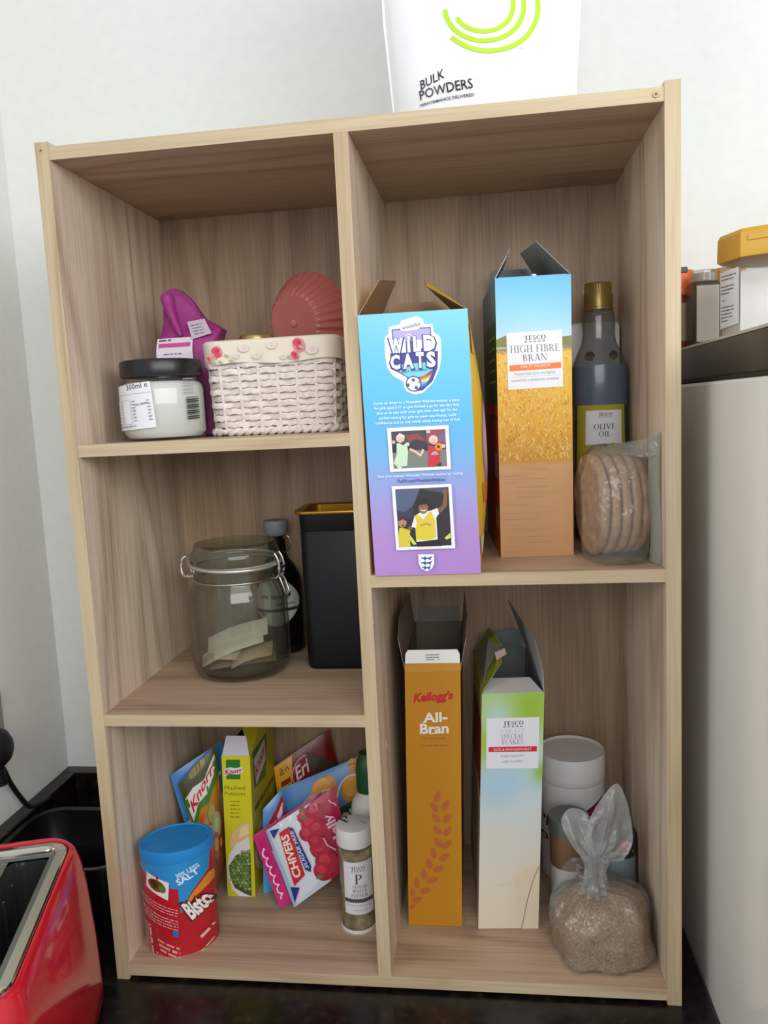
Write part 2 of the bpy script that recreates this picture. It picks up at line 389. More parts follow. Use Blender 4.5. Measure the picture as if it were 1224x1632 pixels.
# ---- bookcase
BW, BD, BH, BT, TV = .6133, .2724, .9, .014, .0127
XD, ZT, ZL1, ZL2, ZR1, ZB = .2988, .8828, .6015, .3105, .4579, .01706
bk = thing('bookcase', 'pale oak five-compartment open bookcase standing on the worktop', 'bookcase', (0, 0, 0))
def panel(name, b, mat, emat, along):
    x0, x1, y0, y1, z0, z1 = b
    p = MB().box(x0, x1, y0+.0008, y1, z0, z1).build(name, mat, bk)
    MB().box(x0, x1, y0, y0+.0008, z0, z1).build('edge_band', emat, p)
    return p
sl = panel('side_panel', (0, BT, 0, BD, 0, BH), wood_z, edge_z, 2)
sr = panel('side_panel', (BW-BT, BW, 0, BD, 0, BH), wood_z, edge_z, 2)
tp = panel('top_panel', (BT, BW-BT, .001, BD, ZT, ZT+TV), wood_x, edge_x, 0)
panel('bottom_panel', (BT, BW-BT, .001, BD, ZB-TV, ZB), wood_x, edge_x, 0)
dv = panel('divider', (XD, XD+BT, .0012, BD, ZB, ZT), wood_z, edge_z, 2)
panel('shelf', (BT, XD, .0015, BD, ZL1-TV, ZL1), wood_x, edge_x, 0)
panel('shelf', (BT, XD, .0015, BD, ZL2-TV, ZL2), wood_x, edge_x, 0)
panel('shelf', (XD+BT, BW-BT, .0015, BD, ZR1-TV, ZR1), wood_x, edge_x, 0)
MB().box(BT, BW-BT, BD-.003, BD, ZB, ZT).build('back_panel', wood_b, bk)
scr = plain('screw_dark', '#5b4a3a', .5)
for par, x, z in ((sl, .006, .892), (tp, .592, .889)):
    MB().rings([[(x+.0028*math.cos(2*PI*i/14), y, z+.0028*math.sin(2*PI*i/14)) for i in range(14)] for y in (.0008, -.0003)]).build('screw_cap', plain('screw_cap', '#c2a47e', .5), par)
    MB().rings([[(x+.0011*math.cos(2*PI*i/8), y, z+.0011*math.sin(2*PI*i/8)) for i in range(8)] for y in (0, -.0005)]).build('screw_hole', scr, par)
MB().rings([[(XD+BT+e, .05+.004*math.cos(2*PI*i/14), .258+.004*math.sin(2*PI*i/14)) for i in range(14)] for e in (-.001, .0006)]).build('peg_cap', plain('peg_cap', '#cdb598', .5), dv)

# ---- fridge and stone ledge on the right
fm, ft, fb = new_mat('white_enamel'); fb.inputs['Base Color'].default_value = (*lin('#f0eee8'), 1); fb.inputs['Roughness'].default_value = .14
add_bump(ft, fb, 3.2, .25, .01, 1)
fr = thing('fridge', 'tall glossy white fridge side standing right of the bookcase', 'fridge', (.95, 0, -.9))
MB().box(.646-.95, .3, -.36, .27, .02, 1.535).build('cabinet', fm, fr, bevel=.004)
MB().box(.646-.95, .3, -.42, -.362, .1, 1.535).build('door', fm, fr, bevel=.008)
for x in (-.28, .27):
    for y in (-.33, .24): MB().lathe([(.0, 0), (.018, 0), (.018, .02), (0, .02)], 12, x, y).build('foot', plain('black_rubber', '#151515', .7), fr)
lg = thing('stone_ledge', 'polished dark stone ledge above the white fridge at the right edge', 'ledge', (.95, 0, .6352))
MB().box(.6455-.95, .3, -.44, YB, .0030, .0357).build('slab', stone, lg, bevel=.0015)
MB().box(.6452-.95, .3, -.44, YB, .0355, .0380).build('pale_rim', plain('rim_pale', '#b5ada0', .25), lg)
MB().box(.6465-.95, .3, -.43, YB, .0, .0030).build('gasket', plain('gasket_black', '#0c0b0b', .5), lg)
ZLED = .6352+.0380

# ---- socket on the left wall
sk = thing('wall_socket', 'pale wall socket plate at the left edge behind the plug', 'socket', (X0, .085, .245))
MB().box(0, .009, -.07, .062, -.043, .043).build('face_plate', plain('socket_grey', '#8f8a80', .5), sk, bevel=.003)
pg = thing('power_plug', 'black power plug with trailing cord in the left wall socket', 'plug', (X0+.0092, .101, .226))
blk = plain('black_rubber_plug', '#0d0d0d', .5)
bd = MB()
bd.rings([[(x, r*math.cos(2*PI*i/28), r*1.05*math.sin(2*PI*i/28)) for i in range(28)] for x, r in ((0, .0235), (.008, .025), (.022, .0235), (.03, .016), (.032, .007))])
bd.build('plug_body', blk, pg, smooth=50)
rl = MB()
for k in range(5): rl.rings([[(.012+.008*math.cos(2*PI*i/14), .004+.009*math.sin(2*PI*i/14)+k*.0008, -.022-.006*k-e) for i in range(14)] for e in (0, .0045)])
rl.build('strain_relief', blk, pg, smooth=40)
cp = [(.012, .004, -.022), (.010, .018, -.035), (.008, .030, -.058), (.008, .046, -.085), (.010, .062, -.108), (.016, .075, -.1125), (.0205, .095, -.1125)]
def smooth_path(P, n=6):
    P = [Vector(p) for p in P]; Q = []
    for i in range(len(P)-1):
        a, b, c, d = P[max(i-1, 0)], P[i], P[i+1], P[min(i+2, len(P)-1)]
        for k in range(n):
            t = k/n; Q.append(.5*((2*b)+(c-a)*t+(2*a-5*b+4*c-d)*t*t+(3*b-a-3*c+d)*t**3))
    return Q+[P[-1]]
MB().tube(smooth_path(cp), .0034, 8).build('cord', blk, pg, smooth=60)

# ---- black tray in the corner
def rrect(w, d, r, n=6, cx=0, cy=0):
    out = []
    for sx, sy, a in ((1, 1, 0), (-1, 1, 90), (-1, -1, 180), (1, -1, 270)):
        for k in range(n+1):
            t = math.radians(a+90*k/n); out.append((cx+sx*(w/2-r)+r*math.cos(t), cy+sy*(d/2-r)+r*math.sin(t)))
    return out
ty = thing('roasting_tray', 'deep black tray with rounded corners behind the toaster', 'tray', (-.098, .112, 0))
def rr(w, d, r, z, cx=0, cy=0): return [(x, y, z) for x, y in rrect(w, d, r, 8, cx, cy)]
tm = plain('black_enamel', '#0b0b0c', .32)
MB().rings([rr(.148, .115, .03, 0), rr(.152, .119, .032, .004), rr(.168, .135, .036, .1), rr(.180, .147, .04, .102), rr(.180, .147, .04, .106), rr(.166, .133, .035, .105), rr(.155, .122, .032, .06), rr(.148, .115, .03, .055), rr(.144, .111, .03, .008)], True, True).build('tray_body', tm, ty, smooth=50)

# ============================================================ TOASTER
ang = math.radians(17)
ts = thing('toaster', 'glossy red toaster with chrome top at the lower left', 'toaster', (-.042, -.176, 0), ang)
red, rt_, rb_ = new_mat('red_gloss'); rb_.inputs['Base Color'].default_value = (*lin('#c8182c'), 1); rb_.inputs['Roughness'].default_value = .16; rb_.inputs['Coat Weight'].default_value = .4
TW, TL, TH = .172, .285, .192
RG = [(0.0, .94, .97), (.012, .99, .995), (.03, 1.0, 1.0), (.09, .985, .99), (.15, .95, .965), (.176, .915, .94), (.187, .885, .92), (.192, .85, .897)]
body = [rr(TW*a, TL*b, .035, z+.008 if z == 0 else z) for z, a, b in RG]
body += [rr(TW*.815, TL*.875, .03, .1925), rr(TW*.80, TL*.865, .028, .1905), rr(TW*.795, TL*.86, .028, .183)]
MB().rings(body, True, False).build('body_shell', red, ts, smooth=50)
chrome = plain('chrome', '#d8d4c8', .12, 1.)
op = (.036, .215)   # slot size
def frame_plate(mb, outer, holes_x, z0, z1):
    pass
fr_ = MB(); fr_.rings([rr(TW*.795, TL*.86, .028, .183), rr(TW*.79, TL*.855, .027, .1905), rr(TW*.77, TL*.84, .025, .192), rr(TW*.67, TL*.78, .016, .192), rr(TW*.655, TL*.77, .014, .1895), rr(TW*.65, TL*.765, .014, .183)], False, False)
fr_.build('chrome_frame', chrome, ts, smooth=40)
dk = plain('toaster_dark', '#121212', .45)
wl = MB(); hw, hl = TW*.325, TL*.3825
wl.box(-hw, hw, -hl, hl, .02, .024)
wl.build('slot_floor', dk, ts)
for sx in (-1, 1):
    q = MB(); q.rings([rr(.04, .205, .008, .183, sx*.029), rr(.04, .205, .008, .03, sx*.029)], False, False); q.build('slot_liner', plain('slot_steel', '#a9ada4', .18, .95), ts)
bp_ = MB()
outer = rr(TW*.652, TL*.767, .014, .1845)
xs = [-hw, -.049, -.009, .009, .049, hw]; ysl = [-hl, -.1025, .1025, hl]
for i in range(5):
    for j in range(3):
        if j == 1 and i in (1, 3): continue
        bp_.box(xs[i], xs[i+1], ysl[j], ysl[j+1], .1825, .1845)
bp_.build('slot_plate', plain('slot_plate', '#8f938c', .12, 1.), ts)
for sx in (-1, 1):
    for k in range(7):
        MB().tube([(sx*.029-.013, -.085+.028*k, .17), (sx*.029-.013, -.085+.028*k, .04)], .0012, 6).build('guard_wire', steel, ts)
for sx in (-1, 1):
    for sy in (-1, 1): MB().lathe([(0, 0), (.012, 0), (.013, .009), (0, .009)], 14, sx*.06, sy*.11).build('foot', plain('black_rubber', '#151515', .7), ts)
lv = MB().box(-.02, .02, -TL/2-.025, -TL/2-.002, .12, .135); lv.build('lever', dk, ts, bevel=.003)

# ============================================================ CARTONS
def carton(name, label, loc, rz, w, d, h, k, cols, inside, ky=0., bulge=0., bottom=None):
    """open-topped card box. cols: front,right,back,left colours; k shears it sideways (cartons lean)"""
    t = thing(name, label, 'cereal box', loc, rz)
    def L(x, y, z): return (x+k*z, y+ky*z, z)
    th = .0008; mb = MB(); n = 10
    def wallg(p0, p1, out, col, bl=0.):
        def fn(u, v):
            b = bl*math.sin(PI*min(1, v*1.02))**.8*math.sin(PI*u)**.7 if bl else 0
            return L(lerp(p0[0], p1[0], u)+out[0]*b, lerp(p0[1], p1[1], u)+out[1]*b, h*v)
        cf = (lambda u, v: lin(col(u, v))) if callable(col) else None
        mb.grid(fn, 30 if cf else n, 60 if cf else n, None if cf else col, cf)
        ins = lambda u, v: tuple(a-b for a, b in zip(fn(u, v), (out[0]*th, out[1]*th, 0)))
        mb.grid(lambda u, v: ins(1-u, v), n, n, inside)
    wallg((0, 0), (w, 0), (0, -1), cols[0]); wallg((w, 0), (w, d), (1, 0), cols[1], bulge); wallg((w, d), (0, d), (0, 1), cols[2]); wallg((0, d), (0, 0), (-1, 0), cols[3])
    mb.add([(0, 0, .0003), (w, 0, .0003), (w, d, .0003), (0, d, .0003)], [(0, 3, 2, 1), ], bottom or cols[0] if not callable(cols[0]) else bottom)
    mb.add([L(th, th, .0015), L(w-th, th, .0015), L(w-th, d-th, .0015), L(th, d-th, .0015)], [(0, 1, 2, 3)], inside)
    rim = MB()
    mb.build('carton_body', card, t, smooth=30)
    def front(u, v, off): return (u+k*v, -off+ky*v, v)
    def right(u, v, off):
        b = bulge*math.sin(PI*min(1, v/h*1.02))**.8*math.sin(PI*min(max(u/d, 0), 1))**.7 if bulge else 0
        return (w+k*v+off+b, u+ky*v, v)
    def left(u, v, off): return (k*v-off, u+ky*v, v)
    return t, L, front, right, left
def flap(t, pts, out, incol, outcol, name='flap', th=.0007):
    """card flap: polygon of local points; 'out' is the vector from the inside face to the printed face"""
    v = Vector(out).normalized()*th
    return MB().prism(pts, v, incol, outcol, incol).build(name, card, t)

# ---- football-themed cereal box
wcg = grad([(0, (178, 136, 206)), (.16, (178, 142, 208)), (.32, (158, 160, 220)), (.45, (120, 176, 230)), (.6, (92, 184, 232)), (.85, (106, 196, 230)), (1, (128, 206, 230))])
w, d, h = .1052, .165, .2555
yel = '#e3b820'
t, L, F, R_, Lf = carton('cereal_box', 'blue and purple football-themed cereal box at the front of the shelf', (.3180, -.0030, ZR1+.0002), math.radians(1.2), w, d, h, -.0175,
    [lambda u, v: wcg(v), yel, yel, yel], '#a8814c', bulge=.013, bottom='#b28cd0')
A = Art([(570, 505), (743, 491), (766, 913), (597, 919)], [(0, h), (w, h), (w, 0), (0, 0)], F)
A.zoom(570, 490, 5.829)
NV = '#40408f'
A.poly([(285,190),(385,165),(400,130),(540,85),(600,110),(612,155),(690,155),(702,235),(752,262),(768,300),(770,460),(758,540),(735,610),(690,700),(600,790),(520,805),(455,780),(428,740),(422,690),(330,640),(275,570),(255,470),(248,300),(262,272),(285,260)], '#f4f6fb')
A.poly([(314,212),(672,182),(682,300),(320,305)], NV); A.poly([(324,220),(664,192),(672,300),(330,305)], '#b3abdf')
A.poly([(385,190),(410,135),(540,92),(594,112),(598,160),(560,205),(450,225),(400,220)], '#f6f6fa')
A.line([(430,228),(500,222),(560,205),(600,165)], 6, '#e8935a')
A.text('weetabix', (412,214), (582,166), 34, '#31559c', bold=.01)
A.poly([(300,430),(740,400),(735,560),(690,680),(600,765),(520,780),(450,740),(455,650),(350,590),(305,530)], NV)
A.poly([(335,540),(690,500),(690,575),(600,640),(470,650),(370,590)], '#79cdda')
for i, c in enumerate(('#c94562', '#e9a23c', '#f3e05c', '#59b6e2', '#4a7fc9')):
    A.poly([(560, 655+17*i), (690-14*i, 595+26*i), (684-14*i, 618+26*i), (565, 672+17*i)], c)
A.circ(515, 706, 72, NV); A.circ(515, 706, 62, '#f3f3fb')
for cx, cy in ((512, 672), (463, 720), (540, 742), (572, 690)): A.circ(cx, cy, 19, NV, n=5, up=False)
A.text("GIRLS' FOOTBALL", (402,612), (646,584), 21, '#24607f')
for st, p0, p1, hh in (('W', (285,432), (432,424), 132), ('i', (452,420), (497,417), 118), ('L', (508,412), (592,408), 138), ('D', (604,404), (728,398), 142),
                       ('C', (300,580), (402,574), 128), ('A', (412,572), (528,564), 132), ('T', (536,560), (622,556), 138), ('S', (632,552), (728,546), 136)):
    A.text(st, (p0[0]-6, p0[1]+4), (p1[0]+6, p1[1]+4), hh, '#35338a', bold=.075)
for st, p0, p1, hh in (('W', (292,424), (425,416), 122), ('i', (458,412), (490,410), 110), ('L', (514,404), (585,400), 128), ('D', (610,396), (720,390), 130),
                       ('C', (307,572), (395,567), 118), ('A', (420,564), (520,557), 122), ('T', (542,553), (615,549), 128), ('S', (638,545), (722,539), 126)):
    A.text(st, p0, p1, hh, '#e3effb', bold=.05)
for cx, cy, r in ((470, 285, 16), (450, 268, 8), (465, 255, 8), (482, 255, 8), (496, 268, 8)): A.circ(cx, cy, r, '#e3effb', up=False, n=10)
for st, p0, p1 in (('Come on down to a Weetabix Wildcats session: a place', (148,908), (938,858)), ('for girls aged 5-11 to give football a go for the very first', (155,953), (935,903)),
                   ("time or to play with other girls their own age! It's the", (176,998), (918,948)), ('perfect setting for girls to meet new friends, build', (198,1043), (905,998)), ('confidence and to stay active whilst having lots of fun!', (165,1090), (942,1040))):
    A.text(st, p0, p1, 25, '#f2f8fd', bold=.012)
A.zoom(580, 660, 6.12)
A.poly([(222,135),(818,97),(843,525),(252,563)], '#f3f2f6')
A.poly([(262,168),(785,135),(806,498),(288,530)], '#7d8079'); A.poly([(262,168),(785,135),(795,330),(275,360)], '#4b4449')
A.poly([(600,150),(785,137),(793,270),(610,280)], '#9b4a52'); A.poly([(400,205),(520,180),(600,250),(430,262)], '#8d4750'); A.poly([(720,180),(786,175),(790,250),(725,255)], '#6f6787')
A.poly([(440,270),(500,240),(610,260),(620,330),(450,340)], '#39363c'); A.poly([(600,150),(640,148),(642,175),(604,178)], '#c9c2c6')
sk1, sk2 = '#e3bfae', '#8a5a3c'
A.poly([(272,300),(300,280),(320,300),(312,370),(280,378)], '#2a272b'); A.circ(288, 270, 16, sk1)
A.poly([(315,285),(340,278),(380,300),(415,270),(440,275),(432,330),(425,390),(418,500),(330,510),(288,480),(318,380)], '#c9e3c6')
A.poly([(420,300),(455,320),(440,350),(425,350)], '#2a272b'); A.line([(440,335),(490,355),(540,390),(560,392)], 24, sk1); A.line([(555,385),(575,335)], 24, sk1)
A.circ(352, 232, 42, '#e6d3c4'); A.circ(358, 245, 30, sk1); A.poly([(310,225),(345,180),(395,205),(392,225),(350,215)], '#ecdccb'); A.line([(362,268),(385,262)], 5, '#9b5a55')
A.poly([(320,510),(360,508),(370,525),(330,528)], '#e8e2dc')
A.poly([(575,320),(610,305),(620,345),(585,345)], '#2a272b'); A.poly([(615,310),(640,298),(670,310),(705,300),(730,320),(735,390),(738,455),(680,500),(620,503),(628,400)], '#cf2a3c')
A.poly([(645,390),(665,360),(700,352),(725,385)], '#9fb0b4'); A.poly([(700,490),(745,460),(748,496)], '#2a272b')
A.circ(672, 240, 44, '#e3cdb6'); A.circ(672, 255, 32, sk1); A.line([(650,272),(685,268)], 5, '#9b5a55')
A.circ(725, 308, 38, '#e78a2c'); A.poly([(705,290),(735,300),(730,325),(712,318)], '#2b2420'); A.circ(768, 300, 20, sk1)
A.text('Find your nearest Weetabix Wildcats session by visiting:', (135,620), (962,573), 25, '#efeefa', bold=.012)
A.text('TheFA.com/WeetabixWildcats', (320,662), (788,637), 28, '#34307c', bold=.012)
A.poly([(268,700),(848,668),(886,1298),(312,1325)], '#f3f2f6'); A.poly([(302,728),(818,698),(850,1270),(342,1292)], '#2c2b33')
A.poly([(302,728),(545,714),(510,800),(470,890),(400,950),(316,930)], '#55607f'); A.poly([(545,716),(700,706),(818,700),(820,760),(640,740)], '#4c4f66')
A.poly([(316,930),(400,950),(480,900),(470,1000),(330,1050)], '#3a3d52')
A.circ(585, 880, 78, '#2a211e', ry=72); A.circ(630, 895, 50, '#2a211e')
A.poly([(700,920),(760,880),(775,770),(808,765),(806,880),(745,950)], sk2); A.circ(785, 748, 26, sk2)
A.poly([(490,985),(545,950),(650,930),(712,905),(728,960),(700,1000),(715,1215),(510,1242),(498,1100),(460,1095)], '#eceaf0')
A.poly([(490,985),(520,965),(575,1018),(630,945),(655,940),(690,1030),(700,1190),(640,1222),(505,1220),(500,1120),(512,1050)], '#e2cb3e')
A.poly([(545,955),(625,935),(578,1018)], '#eceaf0'); A.circ(575, 905, 46, '#9a6848', ry=60); A.poly([(525,880),(560,835),(610,850),(640,890),(600,870)], '#2a211e')
A.line([(550,925),(580,935),(600,925)], 9, '#f0ece8'); A.line([(548,890),(565,888)], 6, '#2a1c16'); A.line([(590,885),(605,882)], 6, '#2a1c16')
A.line([(460,1095),(400,1150),(345,1190)], 36, sk2); A.line([(545,1080),(600,1060),(650,1070)], 16, '#a9a05a')
A.poly([(505,1240),(720,1212),(760,1275),(520,1285)], '#1f1d26')
A.circ(372, 1050, 42, '#b98468', ry=50); A.poly([(330,1040),(345,1000),(400,998),(415,1040),(375,1020)], '#4a2f22'); A.circ(378, 1080, 11, '#7a2f2c')
A.poly([(345,1100),(400,1110),(450,1130),(440,1190),(455,1285),(345,1290),(335,1180)], '#d8c93c'); A.poly([(440,1160),(490,1230),(512,1260),(480,1268),(445,1220)], '#cfe05a')
A.poly([(780,1195),(838,1145),(842,1195),(800,1212)], '#cfe05a')
A.poly([(526,1360),(678,1357),(682,1450),(660,1500),(610,1528),(555,1502),(530,1450)], '#eef0f6'); A.poly([(536,1368),(670,1365),(673,1448),(652,1492),(610,1516),(562,1494),(540,1448)], '#f7f8fb')
for j in range(3):
    y = 1396+46*j; s = 1 if j < 2 else .8
    A.poly([(604-52*s, y+8), (604-46*s, y-8), (604-20*s, y-6), (604-18*s, y-18), (604-6*s, y-16), (604-4*s, y-4), (604+28*s, y-8), (604+50*s, y-18), (604+54*s, y-6), (604+40*s, y+4), (604+50*s, y+16), (604+34*s, y+18), (604+20*s, y+8), (604, y+10), (604-10*s, y+20), (604-24*s, y+18), (604-28*s, y+6)], '#36519c')
    for dx in (-60, -4, 56): A.circ(604+dx*s, y-20, 4, '#c44f5e', n=8, up=False)
A.build('front_print', card, t)
A = Art([(0, 0), (1, 0), (1, 1), (0, 1)], [(0, h), (d, h), (d, 0), (0, 0)], R_, maxe=.012)
A.circ(.5, .52, .34, '#9c86b4', ry=.22); A.circ(.5, .5, .3, '#cdb9c6', ry=.17); A.poly([(.12, .66), (.9, .66), (.88, .75), (.15, .74)], '#d9772b'); A.poly([(.05, .05), (.2, .05), (.2, .16), (.05, .16)], '#d6a55a')
A.poly([(.03, .86), (.2, .86), (.2, .93), (.03, .93)], '#efe7d2')
A.build('side_print', card, t)
kf = '#a9835a'
flap(t, [L(.0006, .004, h), L(.0006, d*.93, h), L(.030, d*.72, h+.048), L(.022, d*.10, h+.034)], (-1, 0, .5), kf, yel, 'side_flap')
flap(t, [L(w-.0006, d*.06, h), L(w-.0006, d*.95, h), L(w-.046, d*.86, h+.050), L(w-.040, d*.30, h+.030)], (1, 0, .6), '#8a6a3e', yel, 'side_flap')
flap(t, [L(.006, d-.001, h), L(w-.006, d-.001, h), L(w-.02, d+.005, h+.03), L(.02, d+.005, h+.03)], (0, 1, .2), kf, yel, 'back_flap')

# ---- high fibre bran box
w, d, h = .0776, .176, .2930
skyc = grad([(0, (192, 142, 98)), (.335, (200, 152, 104)), (.3351, (196, 138, 34)), (.5, (222, 166, 40)), (.74, (236, 188, 62)), (.7401, (120, 120, 52)), (.765, (130, 130, 70)), (.7651, (206, 226, 240)), (.86, (150, 210, 240)), (1, (96, 184, 232))])
lefc = grad([(0, (176, 90, 40)), (.1, (178, 42, 26)), (.56, (196, 52, 26)), (.565, (20, 74, 34)), (.86, (26, 80, 38)), (.865, (78, 124, 144)), (1, (84, 138, 172))])
t, L, F, R_, Lf = carton('cereal_box', 'tall bran cereal box with blue sky and wheat field print', (.4440, .0775, ZR1+.0002), math.radians(4.3), w, d, h, .0085,
    [lambda u, v: skyc(v), '#c9882a', '#c9882a', lambda u, v: lefc(v)], '#8f9295', bottom='#b08050')
A = Art([(790, 443), (911, 437), (916, 886), (799, 889)], [(0, h), (w, h), (w, 0), (0, 0)], F)
# sky over wheat field over a wooden table top, all printed
A.l = .0002
A.poly([(792.2, 540), (806, 534), (860, 541), (911.8, 534), (912.2, 550), (792.3, 552)], '#7c7a3a')
rg = random.Random(3)
for i in range(1500):
    y = 556+rg.random()**.9*178; x = 793.5+rg.random()*117; a = rg.uniform(-.9, .9); ln = rg.uniform(3, 10)*(.4+.6*(y-550)/180)
    x1, y1 = x+math.sin(a)*ln, y-math.cos(a)*ln
    x1 = min(max(x1, 793+(y1-443)*.02), 911.5); y1 = max(y1, 553)
    c = rg.choice(['#f0c24a', '#e3a52a', '#c98a1c', '#f6d877', '#b9761a', '#edb73a', '#fbe7a0'])
    A.line([(min(max(x, 793+(y-443)*.022), 912), min(y, 734.5)), (x1, min(y1, 734.5))], rg.uniform(.35, 1.1), c, up=(i % 250 == 0))
for i in range(26):
    y = 742+i*5.6+rg.uniform(-2, 2); x0 = 797+rg.random()*30; A.line([(x0, y), (x0+20+rg.random()*60, y-rg.uniform(0, 1.5))], rg.uniform(.4, 1.0), rg.choice(['#c1905f', '#caa076', '#bd8b5e']), up=(i == 0))
A.zoom(780, 370, 4.664)
TK = '#2b2b2e'
def tesco(A, p0, p1, h, c=TK, bold=.06):
    A.text('TESCO', p0, p1, h, c, serif, bold)
    dx, dy = p1[0]-p0[0], p1[1]-p0[1]; d = math.hypot(dx, dy); n = (-dy/d, dx/d)
    for i in range(5):
        a = (p0[0]+dx*(i*.205), p0[1]+dy*(i*.205)); b = (a[0]+dx*.15, a[1]+dy*.15)
        A.poly([(a[0]+n[0]*h*.52, a[1]+n[1]*h*.52), (a[0]+n[0]*h*.30+dx*.03, a[1]+n[1]*h*.30), (b[0]+n[0]*h*.26, b[1]+n[1]*h*.26), (b[0]+n[0]*h*.46-dx*.03, b[1]+n[1]*h*.46)], c, up=False)
A.poly([(130,745),(545,722),(553,1145),(143,1167)], '#e9e9f0')
tesco(A, (262,800), (425,790), 33)
A.text('HIGH FIBRE', (160,893), (528,878), 52, '#4c4d52', serif, -.03); A.text('BRAN', (253,957), (437,945), 50, '#4c4d52', serif, -.03)
A.poly([(153,985),(537,963),(538,1007),(155,1029)], '#ee7a34'); A.text('MALTY CRUNCH', (240,1006), (453,993), 20, '#f6e6dc')
A.text('Packed with bran and lightly', (193,1060), (495,1043), 20, '#9a9aa0'); A.text('toasted for a wholesome breakfast', (168,1108), (523,1090), 20, '#9a9aa0')
A.line([(160,1074), (535,1054)], 2, '#c5c5cc')
A.build('front_print', card, t)
A = Art([(0, 0), (1, 0), (1, 1), (0, 1)], [(d, h), (0, h), (0, 0), (d, 0)], Lf)
for i in range(5): A.scrib((.45, .2+.04*i), (.9, .2+.04*i), .012, '#9fc4a0')
A.build('side_lettering', card, t); A.mb = MB()
A.poly([(.7, .62), (.95, .62), (.95, .71), (.7, .71)], '#b9836e'); A.build('side_panel_print', card, t); A.mb = MB(); A.poly([(.75, .82), (.98, .82), (.98, .9), (.75, .9)], '#a08c4a'); A.build('side_panel_print', card, t); A.mb = MB(); A.scrib((.3, .5), (.95, .5), .03, '#7a1a12')
A.build('side_print', card, t)
flap(t, [L(.0006, .002, h), L(.0006, d*.9, h), L(.022, d*.75, h+.03), L(.019, .03, h+.034), L(.013, .006, h+.022)], (-1, 0, .5), '#b4b7ba', '#6fb6dc', 'side_flap')
flap(t, [L(w-.0006, .001, h), L(w-.0006, d*.9, h), L(w-.034, d*.85, h+.05), L(w-.032, d*.12, h+.038)], (1, 0, .6), '#9a9da0', '#6fb6dc', 'side_flap')
flap(t, [L(.004, d-.001, h), L(w-.004, d-.001, h), L(w-.01, d-.012, h+.034), L(.01, d-.012, h+.034)], (0, 1, .2), '#8b8e91', '#6fb6dc', 'back_flap')
flap(t, [L(.004, .001, h), L(w-.004, .001, h), L(w-.008, .03, h-.012), L(.008, .03, h-.012)], (0, -.2, 1), '#7fc3e8', '#7d8083', 'front_flap')
MB().lathe([(0, .0), (.0022, .0005), (.003, .002), (.002, .0035), (0, .004)], 10, w*.52+.0085*h, .003).build('glue_blob', plain('glue', '#e8eef2', .3), t); bpy.data.objects['glue_blob'].location.z = h-.001

# ---- all-bran box
w, d, h = .0628, .178, .3200
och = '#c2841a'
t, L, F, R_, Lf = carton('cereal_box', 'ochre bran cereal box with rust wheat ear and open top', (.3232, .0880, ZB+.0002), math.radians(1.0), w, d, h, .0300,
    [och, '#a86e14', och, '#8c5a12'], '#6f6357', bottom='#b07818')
A = Art([(645, 1057), (733, 1059), (737, 1476), (651, 1475)], [(0, h), (w, h), (w, 0), (0, 0)], F).zoom(600, 940, 2.914)
A.poly([(133,346),(388,346),(390,382),(133,382)], '#c88e30')
A.text("Kellogg's", (172,517), (352,509), 36, '#c8202c', bold=.045, slant=.22)
A.text('All-', (217,613), (330,609), 42, '#f1ebe0', bold=.03); A.text('Bran', (203,664), (335,662), 44, '#f1ebe0', bold=.03)
for x0, x1, y in ((203, 250, 664), (258, 287, 664), (218, 252, 613)): A.line([(x0-3, y-1), (x0+15, y-1)], 5, '#f1ebe0', up=False)
A.scrib((218,690), (320,690), 9, '#b5652a'); A.scrib((208,722), (334,722), 8, '#a56f22')
A.build('lettering_print', card, t)
A = Art([(645, 1057), (733, 1059), (737, 1476), (651, 1475)], [(0, h), (w, h), (w, 0), (0, 0)], F).zoom(600, 940, 2.914)
LV = [(283,955,75,1),(268,1003,125,1),(322,995,55,1),(277,1053,130,1),(330,1055,50,1),(282,1110,130,1),(330,1117,45,1),(285,1167,125,1),(327,1178,35,1),(265,1217,110,1),(315,1237,30,1),(245,1267,105,1),(290,1292,22,1),(220,1315,105,1),(262,1345,18,1),(187,1358,95,1),(228,1395,12,1),(166,1402,95,.8),(188,1438,10,1),(164,1470,30,.7)]
for x, y, a, s in LV:
    a = math.radians(a); pts = []
    for k in range(14):
        q = 2*PI*k/14; r = 27*math.cos(q); e = 14.5*math.sin(q)*(1-.25*math.cos(q)) if abs(math.cos(q)) < .98 else 0
        px, py = x+s*(r*math.cos(a)-e*math.sin(a)), y-s*(r*math.sin(a)+e*math.cos(a)); pts.append((max(px, 152+ (y-1300)*.02), py))
    A.poly(pts, '#bd6530', up=False)
A.build('wheat_ear_print', card, t)
A = Art([(0, 0), (1, 0), (1, 1), (0, 1)], [(0, h), (d, h), (d, 0), (0, 0)], R_)
A.poly([(.0, .02), (1, .02), (1, .14), (.02, .14)], '#8f1f24'); A.poly([(.02, .6), (1, .55), (1, .7), (.02, .72)], '#7c1f24'); A.circ(.55, .42, .3, '#d9b46a', ry=.13)
A.build('side_print', card, t)
tb = [L(.0005, .0004, h), L(w-.0005, .0004, h), L(w-.0008, .002, h+.010), L(w-.0035, .003, h+.0148), L(.0035, .003, h+.0148), L(.0008, .002, h+.010)]
fo = flap(t, tb, (0, -1, .1), '#8d8478', '#eceae6', 'tuck_flap')
A = Art([(0, 0), (1, 0), (1, 1), (0, 1)], [(0, .015), (w, .015), (w, 0), (0, 0)], lambda u, v, o: (u+.03*(h+v), .0004+.2*v-.0009-o, h+v))
for i in range(3): A.scrib((.38, .42+.17*i), (.62, .42+.17*i), .1, '#5d5a58')
A.build('tab_print', card, t)
